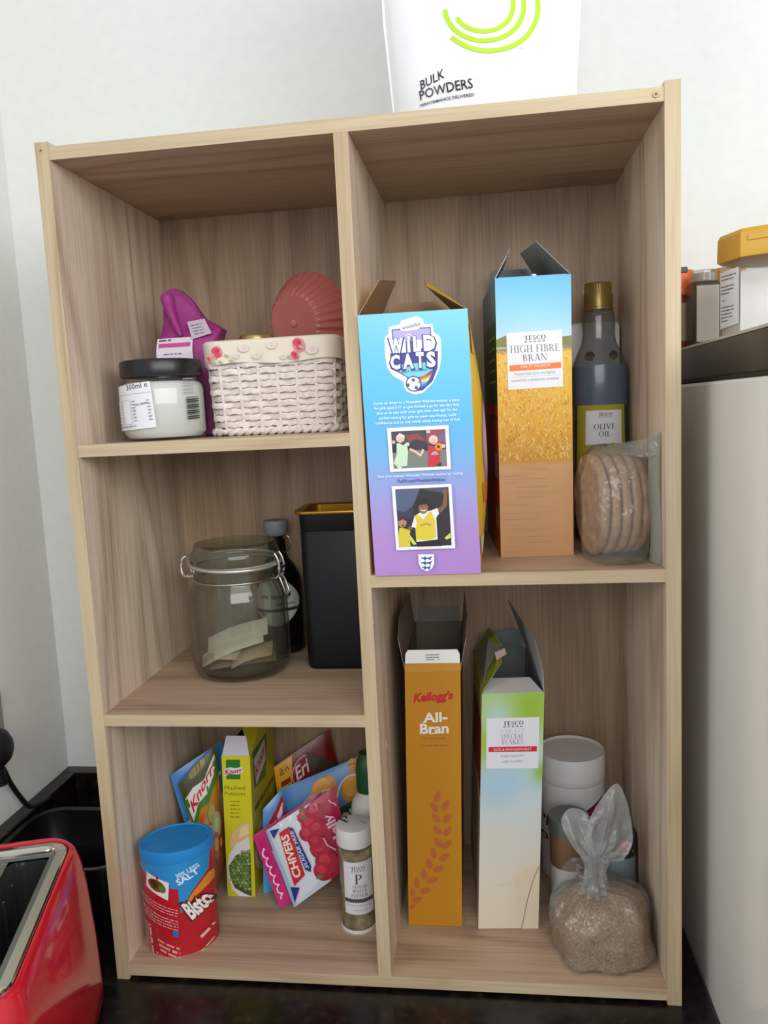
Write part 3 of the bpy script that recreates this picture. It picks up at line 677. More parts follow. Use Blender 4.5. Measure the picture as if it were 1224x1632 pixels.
flap(t, [L(.0006, .003, h-.01), L(.0006, d*.9, h), L(-.006, d*.88, h+.045), L(-.010, d*.3, h+.04), L(-.008, .012, h+.025)], (-1, 0, 0), '#7d6f60', '#8b6a3a', 'side_flap')
flap(t, [L(w-.0006, .003, h-.01), L(w-.0006, d*.9, h), L(w+.003, d*.88, h+.045), L(w+.007, d*.3, h+.04), L(w+.006, .012, h+.025)], (1, 0, 0), '#7d6f60', '#8b6a3a', 'side_flap')
flap(t, [L(.003, d-.001, h), L(w-.003, d-.001, h), L(w-.004, d+.002, h+.02), L(.004, d+.002, h+.02)], (0, 1, 0), '#6b5f53', och, 'back_flap')

# ---- special flakes box
w, d, h = .0694, .172, .2845
sfc = grad([(0, (222, 210, 190)), (.25, (222, 214, 198)), (.5, (208, 212, 208)), (.62, (176, 208, 222)), (.72, (190, 214, 206)), (.86, (186, 206, 150)), (.93, (176, 200, 96)), (1, (168, 198, 110))])
def sf2(u, v):
    c = sfc(v)
    for cx, cy, rx, ry, q, k in ((.75, .93, .3, .10, (150, 186, 50), .9), (.25, .9, .28, .09, (178, 212, 210), .9), (.02, .79, .10, .09, (150, 188, 60), .9), (.97, .665, .13, .045, (140, 184, 44), 1.), (.4, .62, .4, .09, (166, 200, 226), .8), (.8, .55, .4, .1, (206, 218, 220), .6), (.9, .12, .3, .14, (214, 196, 164), .6)):
        e = k*math.exp(-((u-cx)/rx)**2-((v-cy)/ry)**2); c = [lerp(a, b, e) for a, b in zip(c, q)]
    return c
t, L, F, R_, Lf = carton('cereal_box', 'pale green and cream flakes cereal box with torn-open top', (.4050, .0862, ZB+.0002), math.radians(4.0), w, d, h, .0470,
    [sf2, '#cfc8b6', '#cfc8b6', lambda u, v: (150, 26, 34) if .56 < v < .88 else ([168, 178, 120] if v >= .88 else [190, 184, 170])], '#7a7c7c', bottom='#d8ccb8')
A = Art([(768, 1107), (868, 1110), (858, 1480), (762, 1481)], [(0, h), (w, h), (w, 0), (0, 0)], F).zoom(740, 980, 5.829)
A.zoom(600, 940, 2.914)
A.poly([(640,1340),(756,1270),(752,1575),(672,1577)], '#ddcdb4'); A.line([(674,1577), (700,1450), (728,1350), (756,1290)], 4, '#8d7658')
A.line([(560,1378), (640,1368), (730,1345)], 5, '#d8cbb4')
A.build('grass_print', card, t)
A = Art([(768, 1107), (868, 1110), (858, 1480), (762, 1481)], [(0, h), (w, h), (w, 0), (0, 0)], F)
A.zoom(740, 980, 5.829)
A.poly([(208,970),(700,982),(690,1450),(205,1435)], '#e4e4ec')
tesco(A, (362,1042), (553,1044), 36)
A.text('LOW FAT', (335,1116), (565,1120), 42, '#bfbfc8', serif, -.02); A.text('SPECIAL', (340,1166), (556,1169), 40, '#77777f', serif, -.02); A.text('FLAKES', (352,1218), (553,1221), 42, '#77777f', serif, -.02)
A.poly([(227,1237),(677,1247),(675,1295),(225,1283)], '#d22832'); A.text('RICE & WHOLEWHEAT', (275,1276), (628,1282), 24, '#f0d4d4')
A.text('Simply toasted for', (340,1334), (558,1336), 20, '#9a9aa0'); A.text('a light breakfast', (350,1384), (548,1386), 20, '#9a9aa0')
A.build('label_print', card, t)
A = Art([(0, 0), (1, 0), (1, 1), (0, 1)], [(d, h), (0, h), (0, 0), (d, 0)], Lf)
A.poly([(.7, .4), (1, .44), (1, .47), (.6, .46)], '#d8c8a8'); A.line([(.5, .38), (.8, .46), (1, .6)], .02, '#c9a25a'); A.circ(.4, .75, .25, '#d8cfc0', ry=.12)
A.build('side_print', card, t)
flap(t, [L(.001, .0006, h), L(w-.001, .0006, h), L(w-.012, .034, h+.006), L(.012, .034, h+.006)], (0, .2, -1), '#d9d7d3', '#b9bf8a', 'front_flap')
flap(t, [L(.0006, .002, h), L(.0006, d*.9, h), L(.018, d*.82, h+.036), L(.022, d*.55, h+.040), L(.030, d*.5, h+.028), L(.026, .045, h+.020), L(.012, .008, h+.016)], (-1, 0, .4), '#8d8f86', '#93982c', 'side_flap')
flap(t, [L(w-.0006, .001, h), L(w-.0006, d*.9, h), L(w-.026, d*.95, h+.066), L(w-.014, d*.6, h+.054), L(w-.006, .045, h+.046), L(w-.001, .012, h+.022)], (1, 0, .4), '#9a9c9d', '#8d9560', 'side_flap')
flap(t, [L(.003, d-.001, h), L(w-.003, d-.001, h), L(w-.008, d-.02, h+.03), L(.01, d-.02, h+.026), ], (0, 1, 0), '#8fa3a0', '#c9c4b2', 'back_flap')
# torn scrap of card at the mouth
flap(t, [L(.020, .050, h+.022), L(.032, .054, h+.028), L(.030, .058, h+.034), L(.018, .055, h+.030)], (0, -1, .3), '#b79b93', '#b79b93', 'torn_scrap')

# ============================================================ UPPER RIGHT: bottle, card, pittas
def cyl_front(r, cx=0, cy=0, sy=1., ex=2.):
    def fn(u, v, off):
        k = max(0., 1-abs(u/r)**ex)**(1/ex); y = -r*sy*k; n = Vector((u/r, -max(k, .05), 0)).normalized()
        return (cx+u+n.x*off, cy+y+n.y*off, v)
    return fn
ob = thing('olive_oil_bottle', 'olive oil bottle with bronze cap behind the bagged pitta breads', 'bottle', (.5660, .198, ZR1))
prof = [(0, 0), (.028, 0), (.0302, .003), (.0305, .012), (.0305, .165), (.0312, .172), (.0312, .193), (.0302, .204), (.025, .217), (.0195, .230), (.0178, .240), (.0186, .250), (.0178, .262), (.0145, .270), (.0135, .275), (.0135, .286), (0, .286)]
MB().lathe(prof, 40, ex=2.5).build('glass_body', smoke_plastic, ob, smooth=50)
MB().lathe([(0, .003), (.0280, .003), (.0290, .01), (.0290, .14), (0, .14)], 36, ex=2.5).build('oil', plain('olive_oil', '#4a4016', .15), ob, smooth=50)
bl = plain('bottle_blue_band', '#54667c', .25)
MB().lathe([(.0309, .156), (.0314, .159), (.0317, .172), (.0317, .193), (.0308, .203)], 40, ex=2.5).build('shoulder_band', film('blue_band', '#a3b4c8', '#8599b0', .6, .15), ob, smooth=60)
capm = plain('bronze_cap', '#8f7a45', .32, .55)
cap = MB(); cap.lathe([(0, .2975), (.0150, .2975), (.0162, .296), (.0165, .270), (.0172, .2695), (.0172, .267), (.0135, .267)], 40); cob = cap.build('cap', capm, ob, smooth=40)
rb = MB()
for i in range(40):
    a = 2*PI*i/40; c, s_ = math.cos(a), math.sin(a)
    rb.prism([(c*.0160-s_*.0005, s_*.0160+c*.0005, .285), (c*.0160+s_*.0005, s_*.0160-c*.0005, .285), (c*.0169+s_*.0004, s_*.0169-c*.0004, .285), (c*.0169-s_*.0004, s_*.0169+c*.0004, .285)], (0, 0, .010))
rb.build('cap_ribs', capm, cob)
A = Art([(919, 645), (992, 640), (993, 720), (925, 722)], [(-.027, .1605), (.0265, .1605), (.0265, .098), (-.027, .098)], cyl_front(.0310, ex=2.5), maxe=.003, lift=.0003)
A.poly([(919,648),(989,644),(992,760),(925,760)], '#a4992a')
A.zoom(780, 370, 4.664)
A.poly([(703,1333),(950,1318),(955,1545),(712,1560)], '#dfdfe4')
tesco(A, (787,1366), (883,1362), 22); A.text('OLIVE', (760,1458), (905,1452), 36, '#3b3b3e', serif); A.text('OIL', (795,1505), (873,1502), 34, '#3b3b3e', serif)
A.build('front_label', paper, ob)
oval = plain('thumb_grip', '#3d3d3a', .3)
for sx in (-1, 1):
    fnb = cyl_front(.0262); A2 = MB()
    ring = [[fnb(sx*.0125+.005*q*math.cos(2*PI*i/16), .2135+.0055*q*math.sin(2*PI*i/16), .0016) for i in range(16)] for q in (1, .2)]
    A2.rings(ring, False, True).build('grip_dimple', oval, ob, smooth=60)
wc = thing('white_container', 'white flat rounded container against the back behind the olive oil', 'container', (.5675, .252, ZR1))
def rrect_xz(w, h, r, y, z0=0, n=6): return [(x, y, z+z0+h/2) for x, z in rrect(w, h, r, n)]
MB().rings([rrect_xz(.058, .256, .006, -.010), rrect_xz(.060, .258, .007, -.008), rrect_xz(.060, .258, .007, .008), rrect_xz(.058, .256, .006, .010)]).build('shell', white_pl, wc, smooth=50)
MB().rings([rrect_xz(.044, .06, .004, -.0112, .12), rrect_xz(.044, .06, .004, -.0095, .12)]).build('label_panel', plain('grey_panel', '#b9b7ba', .5), wc, smooth=50)

# pitta breads in a clear bag
pm = mottled('pitta_bread', '#a07a58', '#bd9873', 95, .85, .6, '#d6ba98')
pk = (.562, .075, ZR1)
na = math.radians(21)      # how far the loaves are turned towards the room
def pitta(i, sx, ht, dp, lean, lab):
    o = thing('pitta_bread', lab, 'bread', (.5395+sx, .072+.002*i, ZR1+.0022), na, 'pitta breads in the clear bag')
    mb = MB(); n = 34; rg_ = []
    for tx, q in ((-.0040, .78), (-.0047, .9), (-.0038, .97), (-.0014, 1.), (.0014, 1.), (.0038, .97), (.0047, .9), (.0040, .78)):
        ring = []
        for k in range(n):
            a = 2*PI*k/n; wob = 1+.02*math.sin(3*a+i)+.012*math.sin(7*a+2*i)
            y = dp/2*q*math.cos(a)*wob; z = ht/2+ht/2*q*math.sin(a)*wob*(1 if math.sin(a) > -.6 else .97)
            bow = .004*math.cos(a*1+.5)*q
            ring.append((tx*(1.05)+lean*(z-ht/2)+bow, y, max(z, .0)))
        rg_.append(ring)
    mb.rings(rg_).build('crust', pm, o, smooth=70)
    return o
for i, (sx, ht, dp, ln, lab) in enumerate((
    (.000, .108, .078, .02, 'leftmost pitta bread in the clear bag, its broad face showing'),
    (.0112, .107, .078, .03, 'second pitta bread from the left in the clear bag'),
    (.0224, .106, .076, .04, 'middle pitta bread of the five in the clear bag'),
    (.0336, .104, .072, .05, 'fourth pitta bread from the left in the clear bag'),
    (.0448, .100, .064, .06, 'rightmost pitta bread in the clear bag, against the seal'))): pitta(i, sx, ht, dp, ln, lab)
bgp = thing('bread_bag', 'clear plastic bag around the pitta breads by the right panel', 'bag', (.5640, .0690, ZR1))
pb = MB(); n = 44; rg_ = []
for z, q in ((.0008, .8), (.0015, .95), (.01, 1.02), (.05, 1.06), (.085, 1.02), (.108, .9), (.116, .62), (.1175, .3)):
    rg_.append([( -.003*0+.0345*q*(abs(math.cos(a))**.75)*math.copysign(1, math.cos(a))*(.94)+.0012*math.sin(5*a+z*90)-.0022, .050*q*(abs(math.sin(a))**.85)*math.copysign(1, math.sin(a))+.0012*math.sin(7*a+z*60), z+.0012*math.sin(6*a)*(z > .02)) for a in [2*PI*k/n for k in range(n)]])
pb.rings(rg_).build('bag_film', poly_bag, bgp, smooth=60)
sealm = film('seal_film', '#e6e8e2', '#d4d6cf', .5, .25)
sp = MB()
def sealfn(u, v):
    return (.0312-.030*(1-u)*(v**3)*.9-.0005*math.sin(9*u*v), -.048+.030*u*1.0*(1-v*.1)+.002*math.sin(8*v)*(1-u), .001+v*(.127+.006*(1-u)))
sp.grid(lambda u, v: (.0270+.0062*(1-u)+.001*math.sin(7*v), -.052+.02*u, .001+v*(.130-.004*u)), 4, 14)
sp.grid(lambda u, v: (.0276+.0062*(1-u)+.001*math.sin(7*v), -.052+.02*u, .001+v*(.130-.004*u)), 4, 14)
sp.build('bag_seal', sealm, bgp, smooth=60)
tp_ = MB(); tp_.grid(lambda u, v: (-.020+.052*u, -.016-.034*u+.012*v*(1-u), .1085+v*(.003+.019*u)+.002*math.sin(6*u)), 14, 5)
tp_.build('bag_top', poly_bag, bgp, smooth=60)

# ============================================================ LOWER RIGHT: tub, tins, tied bag
tb_ = thing('white_tub', 'large white screw-lid tub with marker writing at the back', 'tub', (.5270, .2155, ZB))
MB().lathe([(0, 0), (.039, 0), (.0405, .002), (.0408, .1285), (.0395, .1295), (0, .1295)], 48).build('tub_body', white_pl, tb_, smooth=40)
MB().lathe([(.0, .162), (.0385, .162), (.0395, .1635), (.041, .1645), (.0418, .163), (.0418, .142), (.0420, .1405), (.0420, .131), (.0414, .130), (.039, .130)], 48).build('lid', plain('tub_lid', '#dad8d8', .4), tb_, smooth=40)
A = Art([(865, 1290), (962, 1290), (962, 1400), (865, 1400)], [(-.044, .092), (.0405, .092), (.0405, .0), (-.044, .0)], cyl_front(.0405), maxe=.006)
A.poly([(922,1285),(956,1266),(955,1283),(944,1306),(938,1290)], '#7c1440'); A.build('magenta_print', paper, tb_); A.mb = MB()
A.text('PR', (866,1313), (886,1315), 17, '#1c1a1c', bold=.01); A.build('marker_writing', paper, tb_); A.mb = MB(); A.text('o', (868,1337), (878,1338), 15, '#1c1a1c', bold=.01); A.build('marker_writing', paper, tb_); A.mb = MB()
A.poly([(938,1300),(962,1296),(962,1380),(938,1380)], '#2b2a30')
A.build('dark_print', paper, tb_)
gt = thing('spice_tin', 'small tin with grey-green lid in front of the white tub', 'tin', (.5150, .1320, ZB))
MB().lathe([(0, 0), (.022, 0), (.0228, .002), (.0228, .060)], 36).build('white_base', plain('tin_white', '#c9c9c4', .45), gt, smooth=40)
MB().lathe([(.0228, .060), (.0230, .0605), (.0230, .100), (.0225, .104), (0, .104)], 36).build('brown_label', plain('tin_brown', '#7b5b40', .5), gt, smooth=40)
MB().lathe([(.0226, .100), (.0242, .101), (.0242, .117), (.0236, .119), (.0225, .1185), (0, .118)], 36).build('lid', plain('tin_lid_grey', '#717a72', .38, .5), gt, smooth=40)
cn = thing('dark_lid_can', 'small can with dark red-marked lid against the right panel', 'can', (.5760, .165, ZB))
MB().lathe([(0, 0), (.0205, 0), (.0212, .002), (.0212, .058), (0, .058)], 32).build('can_body', plain('can_blue_grey', '#8d98a0', .4), cn, smooth=40)
MB().lathe([(.0205, .056), (.0218, .057), (.0218, .078), (.0208, .081), (0, .081)], 32).build('lid', plain('can_lid_dark', '#2b2d2e', .4), cn, smooth=40)
A = Art([(0, 0), (1, 0), (1, 1), (0, 1)], [(-.02, .08), (.02, .08), (.02, .058), (-.02, .058)], cyl_front(.0218), maxe=.005)
A.circ(.62, .25, .16, '#c4163c', ry=.3); A.scrib((.1, .75), (.9, .75), .2, '#8d8d8d')
A.build('lid_print', gloss, cn)

bb = thing('tied_bran_bag', 'clear tied plastic bag of brown bran at the front right corner', 'bag', (.5420, .0640, ZB))
from mathutils import noise as NZ
def blob(rx, ry, hz, n, m, seed, amp, knot, pleat):
    """slumped bag: flat foot, fuller and higher on its right, pointed front-left corner, gathered at the knot"""
    rg_ = []
    for j in range(m+1):
        v = j/m; ring = []
        for k in range(n):
            a = 2*PI*k/n; c, s_ = math.cos(a), math.sin(a)
            cor = .16*math.exp(-((a-4.05)/.28)**2)+.10*math.exp(-((a-5.6)/.35)**2)+.08*math.exp(-((a-2.6)/.4)**2)   # corners of the bag
            if v < .1: z = .0006; q = .6+.36*(v/.1); e = 0
            else:
                e = (v-.1)/.9; t_ = e*PI*.5; q = max(math.cos(t_), 0)**.55+.05*math.sin(2*t_); z = math.sin(t_)*hz*(1+.10*c*math.sin(2*t_))+.0006
            cx, cy = knot[0]*e**1.6, knot[1]*e**1.6
            nn = NZ.noise(Vector((c*1.6+seed, s_*1.6, v*3)))*amp+NZ.noise(Vector((c*4+seed, s_*4, v*6+9)))*amp*.5
            pl = 1+nn+cor*(1-e)**.5+pleat*math.cos(11*a+3*math.sin(2*a))*e*max(.15, q)
            ring.append((cx+rx*q*c*pl, cy+ry*q*s_*pl, max(z*(1+nn*.6), .0006) if v > .1 else z))
        rg_.append(ring)
    return rg_
bran_m = mottled('bran', '#8a6a4c', '#b39473', 420, .9, .8, '#d3b898', 5)
br = blob(.0530, .0490, .070, 52, 22, 2.2, .12, (-.006, -.004), .03)
brn = MB().rings(br, True, True).build('bran_fill', bran_m, bb, smooth=70)
gr = MB(); r2 = random.Random(5)
for i in range(700):     # loose flakes of bran showing at the surface
    j = r2.randint(4, 20); k = r2.randint(0, 51); p = Vector(br[j][k]); u = Vector((r2.uniform(-1, 1), r2.uniform(-1, 1), r2.uniform(-1, 1)))*.0011; v = Vector((r2.uniform(-1, 1), r2.uniform(-1, 1), r2.uniform(-1, 1)))*.0011
    nrm = Vector((p.x, p.y, .02)).normalized()*.0004; q = Vector((r2.uniform(-.003, .003), r2.uniform(-.003, .003), r2.uniform(-.001, .003)))
    gr.add([p+q+nrm, p+q+nrm+u, p+q+nrm+v], [(0, 1, 2)], r2.choice(['#c9ac88', '#a08060', '#806040', '#dcc6a6']))
g_ = gr.build('bran_flakes', paper, bb); g_['kind'] = 'stuff'
bo = blob(.0548, .0508, .078, 84, 26, 2.2, .12, (-.008, -.005), .10)
MB().rings(bo, True, False).build('bag_film', poly_bag, bb, smooth=70)
kn = MB()
rg_ = []
for j in range(15):
    f = j/14; z = .070+.046*f; r = .0165-.028*f+.030*f*f; rg_.append([(-.008+.004*f+(r*(1+.22*math.cos(9*2*PI*k/40+4*f)))*math.cos(2*PI*k/40), -.005+.003*f+(r*(1+.22*math.cos(9*2*PI*k/40+4*f)))*math.sin(2*PI*k/40), z) for k in range(40)])
kn.rings(rg_, False, False).build('gathered_neck', poly_frost, bb, smooth=70)
def leaf(edge, name, amp, seed, mat=None, root=(-.006, -.004, .100)):
    """loose sheet of bag film fanning out from the knot to an outline"""
    E_ = smooth_path(edge, 8); mb = MB(); nE = len(E_)-1; rt = Vector(root)
    def fn(u, v):
        p = E_[min(int(u*nE), nE)]; q = rt.lerp(p, v)
        k = NZ.noise(Vector((u*5+seed, v*2.2, seed)))+.5*NZ.noise(Vector((u*11+seed, v*3, 3.)))
        return q+Vector((.25, -1, .3))*(amp*k*math.sin(PI*min(1, v*1.05))**.6+amp*.4*math.sin(u*PI)*v)
    mb.grid(fn, 30, 18)
    return mb.build(name, mat or poly_bag, bb, smooth=70)
leaf([(-.016, .004, .122), (-.010, .006, .150), (.006, .010, .176), (.019, .012, .187), (.028, .012, .170), (.034, .010, .140), (.034, .004, .120), (.024, -.002, .104)], 'bag_tail', .012, 1.3, film('polythene_tail', '#f6f7f6', '#eceeed', .42, .25, .8, 50, .006))
leaf([(-.016, -.004, .104), (-.030, .000, .118), (-.042, .006, .144), (-.032, .010, .158), (-.014, .012, .152), (-.004, .010, .130)], 'bag_tail', .010, 4.1, MATS['polythene_tail'])
leaf([(-.012, .002, .102), (-.030, .002, .104), (-.042, .006, .090), (-.054, .008, .060), (-.058, .008, .030), (-.050, .004, .016), (-.042, .0, .034), (-.030, -.010, .056)], 'bag_skirt', .010, 7.7, root=(-.010, -.004, .086))

# ============================================================ TOP OF THE BOOKCASE: white pouch
bp0 = thing('powder_pouch', 'white stand-up powder pouch with green arcs on top of the bookcase', 'pouch', (.4400, .066, ZT+TV))
PH = .30
def pouch_hw(z): return .0868+.0065*min(1, z/.11) + .002*max(0, (z-.11)/.19)
def pouch_t(z, s):
    base = .042*(1-(max(z-.02, 0)/(PH-.02))**1.4)*(.75+.25*min(1, z/.03))
    return base*max(0., 1-abs(s)**2.6)**.75+.0006
def pouch(u, v, off):                       # u: x, v: z
    return (u, -pouch_t(v, max(-1, min(1, u/pouch_hw(v))))-off-.004*NZ.noise(Vector((u*30, v*22, .3)))*max(0, 1-abs(u)/.09), v)
mb = MB(); NU = 48
for sgn in (1, -1):
    def fn(a, b):
        z = b*PH; x = pouch_hw(z)*(2*a-1)*sgn; p = pouch(x, z, 0); return (p[0], p[1]*sgn if sgn < 0 else p[1], z+.0003)
    mb.grid(fn, NU, 40)
bt = [pouch_hw(0)*(2*i/NU-1) for i in range(NU+1)]
mb.add([(x, -pouch_t(0, x/pouch_hw(0)), .0002) for x in bt]+[(x, pouch_t(0, x/pouch_hw(0)), .0002) for x in bt[::-1]], [tuple(range(2*NU+2))[::-1]])
mb.build('pouch_film', plain('white_pouch', '#eef0f2', .35), bp0, smooth=60)
MB().box(-.0955, .0955, -.0012, .0012, PH-.022, PH).build('top_seal', plain('white_pouch', '#eef0f2', .35), bp0)
for s_ in (-1, 1): MB().prism([(s_*pouch_hw(.0), 0, .001), (s_*(pouch_hw(0)+.002), 0, .001), (s_*(pouch_hw(.11)+.003), 0, .11), (s_*(pouch_hw(PH)+.002), 0, PH), (s_*pouch_hw(PH), 0, PH), (s_*pouch_hw(.11), 0, .11)], (0, .0008, 0)).build('side_seal', plain('white_pouch', '#eef0f2', .35), bp0)
zb_ = ZT+TV
A = Art([(600, 0), (918, 0), (915, 150), (630, 176)], [(.3424-.44, 1.0081-zb_), (.5273-.44, .9881-zb_), (.5241-.44, .9063-zb_), (.3557-.44, .9075-zb_)], pouch, maxe=.006, lift=.0004, step=.00005)
A.zoom(590, 0, 3.6)
gn = '#b6dc2c'
def arcs(cx, cy, r, a0, a1, ry=None): return [(cx+r*math.cos(math.radians(a0+(a1-a0)*i/40)), cy+(ry or r)*math.sin(math.radians(a0+(a1-a0)*i/40))) for i in range(41)]
A.line(arcs(650, 20, 172, 152, -150), 27, gn); A.line(arcs(655, 20, 229, 173, -120), 27, gn); A.line(arcs(678, 20, 288, 137, -60), 27, gn)
bkk = '#22252e'
A.text('BULK', (288,505), (428,455), 52, bkk, bold=.006, slant=.25); A.text('POWDERS', (284,560), (592,515), 50, bkk, bold=.01); A.text('PERFORMANCE DELIVERED', (284,597), (598,556), 15, bkk, bold=.01)
A.text('TM', (596,474), (607,472), 6, bkk); A.text('TM', (848,290), (874,288), 10, '#9aa0a6')
A.build('front_print', gloss, bp0)

# ============================================================ UPPER LEFT SHELF
cj = thing('coconut_oil_jar', 'white coconut oil jar with black lid on the upper left shelf', 'jar', (.0800, .0745, ZL1))
MB().lathe([(0, 0), (.040, 0), (.0440, .003), (.0455, .009), (.0455, .052), (.0445, .058), (.0405, .063), (.0395, .065), (.0395, .076), (0, .076)], 48).build('glass_body', clear_glass, cj, smooth=50)
MB().lathe([(0, .003), (.039, .003), (.0438, .009), (.0438, .054), (.0425, .0595), (.039, .0625), (0, .063)], 48).build('coconut_oil', plain('coconut_white', '#e4e5e6', .45), cj, smooth=50)
MB().lathe([(.0395, .068), (.0432, .0685), (.0438, .071), (.0438, .083), (.0425, .0855), (.040, .0862), (.038, .0855), (0, .0852)], 48).build('lid', plain('black_lid', '#16181a', .3), cj, smooth=40)
A = Art([(193, 600), (322, 600), (322, 692), (193, 692)], [(-.0465, .069), (.0465, .069), (.0465, .006), (-.0465, .006)], cyl_front(.0459), maxe=.003).zoom(180, 420, 3.06)
A.poly([(42,598),(262,580),(275,795),(58,808)], '#e9e9ef')
A.text('300ml e', (140,617), (250,604), 24, '#4c4c50', bold=.01)
A.line([(50,642), (262,630)], 3, '#b9b9c2')
for x0, x1 in ((58, 100), (105, 155)):
    A.poly([(x0,665),(x1,662),(x1+8,775),(x0+8,778)], '#cfd0d8'); A.poly([(x0+3,668),(x1-3,665),(x1+5,772),(x0+11,775)], '#ecedf2')
for i in range(7):
    y = 672+15*i; A.scrib((165+i, y), (182+i*1.2, y-1), 8, '#8d8d98', up=(i == 0)); A.scrib((240+i, y-3), (256+i, y-4), 8, '#8d8d98', up=False); A.line([(62+i, 676+14*i), (96+i, 674+14*i)], 2, '#a8a8b4', up=False)
A.scrib((62,795), (180,786), 8, '#9a9aa4'); A.scrib((185,690), (245,680), 9, '#8d8d98')
for i in range(12): A.poly([(392,660+9*i),(424,657+9*i),(424,657+9*i+(6 if i % 3 else 3)),(392,660+9*i+(6 if i % 3 else 3))], '#2a2a2e', up=False)
for i in range(5): A.line([(385, 575+16*i), (415, 572+16*i)], 4, '#a0a0a8', up=False)
A.build('label', paper, cj)

# magenta sugar bag
pb_ = thing('sugar_bag', 'magenta paper bag with folded top behind the black-lidded jar', 'bag', (.0850, .1560, ZL1))
RZ = [(.0005, .034, .022, 0, 0), (.002, .036, .024, 0, 0), (.05, .0365, .025, 0, 0), (.095, .037, .0245, 0, 0), (.112, .037, .022, .002, 0), (.124, .038, .016, .006, .002), (.136, .034, .011, .004, .003), (.150, .026, .008, -.004, .004), (.162, .018, .007, -.010, .004), (.172, .010, .006, -.0145, .002), (.175, .004, .003, -.016, .001)]
rg_ = []
for z, a, b, cx, cy in RZ:
    ring = []
    for k in range(48):
        t_ = 2*PI*k/48; c, s_ = math.cos(t_), math.sin(t_); e = .45
        x = a*math.copysign(abs(c)**e, c); y = b*math.copysign(abs(s_)**e, s_)
        wr = .0025*NZ.noise(Vector((x*60, y*60, z*45)))*(1 if z > .09 else .3)+(.0022*math.sin(x*210+z*120) if z > .115 else 0)
        zz = z-(.045*max(0, (x+cx)/.04-.12) if z > .13 else 0)*min(1, (z-.13)/.03)
        ring.append((cx+x, cy+y+wr, zz))
    rg_.append(ring)
MB().rings(rg_).build('bag_body', mottled('magenta_paper', '#932c78', '#a23684', 30, .5, .15), pb_, smooth=40)
rl_ = MB(); rl_.tube(smooth_path([(-.021, -.007, .166), (-.019, -.010, .157), (-.015, -.014, .146), (-.009, -.018, .132), (-.002, -.0225, .118)], 4), [.0075, .0078, .008, .0075, .007, .0068, .0066, .0064, .006, .0055, .005, .0046, .0042, .0038, .0034, .003, .0025], 14)
rl_.build('rolled_fold', MATS['magenta_paper'], pb_, smooth=60)
def bagf(u, v, off): return (u, -.0252-off-.001-(.0015 if v < .1 else 0)+max(0, v-.105)*.55, v)
A = Art([(253, 545), (345, 545), (345, 690), (253, 690)], [(-.0375, .1135), (.034, .1100), (.030, .004), (-.0405, .0062)], bagf, maxe=.01, lift=.0008).zoom(180, 420, 3.06)
A.poly([(248,372),(418,362),(432,560),(440,760),(262,770)], '#e3dbe6')
A.poly([(258,396),(410,388),(412,408),(260,416)], '#d0509a'); A.scrib((258,386), (315,381), 12, '#6d5a70', bold=.01)
A.scrib((260,432), (330,428), 9, '#8a7a90'); A.scrib((285,450), (372,445), 9, '#8a7a90'); A.poly([(392,470),(418,468),(422,560),(396,562)], '#c04a90')
A.build('white_panel', paper, pb_)
A = Art([(380, 270), (480, 258), (530, 320), (410, 348)], [(.004, .1345), (.026, .1365), (.036, .118), (.012, .1125)], lambda u, v, o: (u, -.0250+(v-.112)*.42-o, v), maxe=.01)
A.poly([(383,272),(478,258),(528,318),(412,347)], '#c9b9cc'); 
for i in range(4): A.scrib((402+8*i, 290+12*i), (462+10*i, 280+12*i), 8, '#9a86a0', up=False)
A.build('sticker', paper, pb_)

# wicker basket with liner
bs = thing('wicker_basket', 'white wicker basket with rose-print fabric liner', 'basket', (.2020, .1340, ZL1), math.radians(-1.5))
wick = mottled('white_wicker', '#d9cbc4', '#eae0da', 200, .65, .25)
def bask(s, z, off=0.):
    """point on basket outline, s in [0,1) round, z height"""
    k = z/.1; w_, d_, r_ = lerp(.139, .147, k), lerp(.102, .110, k), .016
    a, b = w_-2*r_, d_-2*r_; per = 2*a+2*b+2*PI*r_; q = (s % 1)*per
    seg = [('l', a), ('c', PI*r_/2), ('l', b), ('c', PI*r_/2), ('l', a), ('c', PI*r_/2), ('l', b), ('c', PI*r_/2)]
    P0 = [(-a/2, -d_/2), (a/2, -b/2), (w_/2, -b/2), (a/2, b/2), (a/2, d_/2), (-a/2, b/2), (-w_/2, b/2), (-a/2, -b/2)]
    D = [(1, 0), None, (0, 1), None, (-1, 0), None, (0, -1), None]; N = [(0, -1), -90, (1, 0), 0, (0, 1), 90, (-1, 0), 180]
    for i, (ty_, ln) in enumerate(seg):
        if q <= ln or i == 7:
            if ty_ == 'l':
                x = P0[i][0]+D[i][0]*q; y = P0[i][1]+D[i][1]*q; return (x+N[i][0]*off, y+N[i][1]*off, z)
            t_ = math.radians(N[i])+q/r_; return (P0[i][0]+(r_+off)*math.cos(t_), P0[i][1]+(r_+off)*math.sin(t_), z)
        q -= ln
NS = 22
for i in range(10):
    z = .0125+.0072*i
    path = [bask(k/132, z+.0006*math.sin(k*1.7+i), .0024*math.sin(PI*NS*k/132+(PI if i % 2 else 0))) for k in range(132)]
    MB().tube(path, .0036, 6, True, .5).build('weaver', wick, bs, smooth=60)
for i in range(NS):
    p0 = bask((i)/NS, .003); p1 = bask((i)/NS, .098)
    MB().tube([p0, p1], .0021, 7).build('stake', wick, bs, smooth=60)
for j in range(2):
    path = [bask(k/160, .0045+.0022*math.sin(2*PI*k/6.6+j*PI), .0015+.0028*math.cos(2*PI*k/6.6+j*PI)) for k in range(160)]
    MB().tube(path, .0030, 6, True).build('base_braid', wick, bs, smooth=60)
MB().rings([[bask(k/60, z, -.002) for k in range(60)] for z in (.0012, .004)]).build('base', wick, bs, smooth=40)
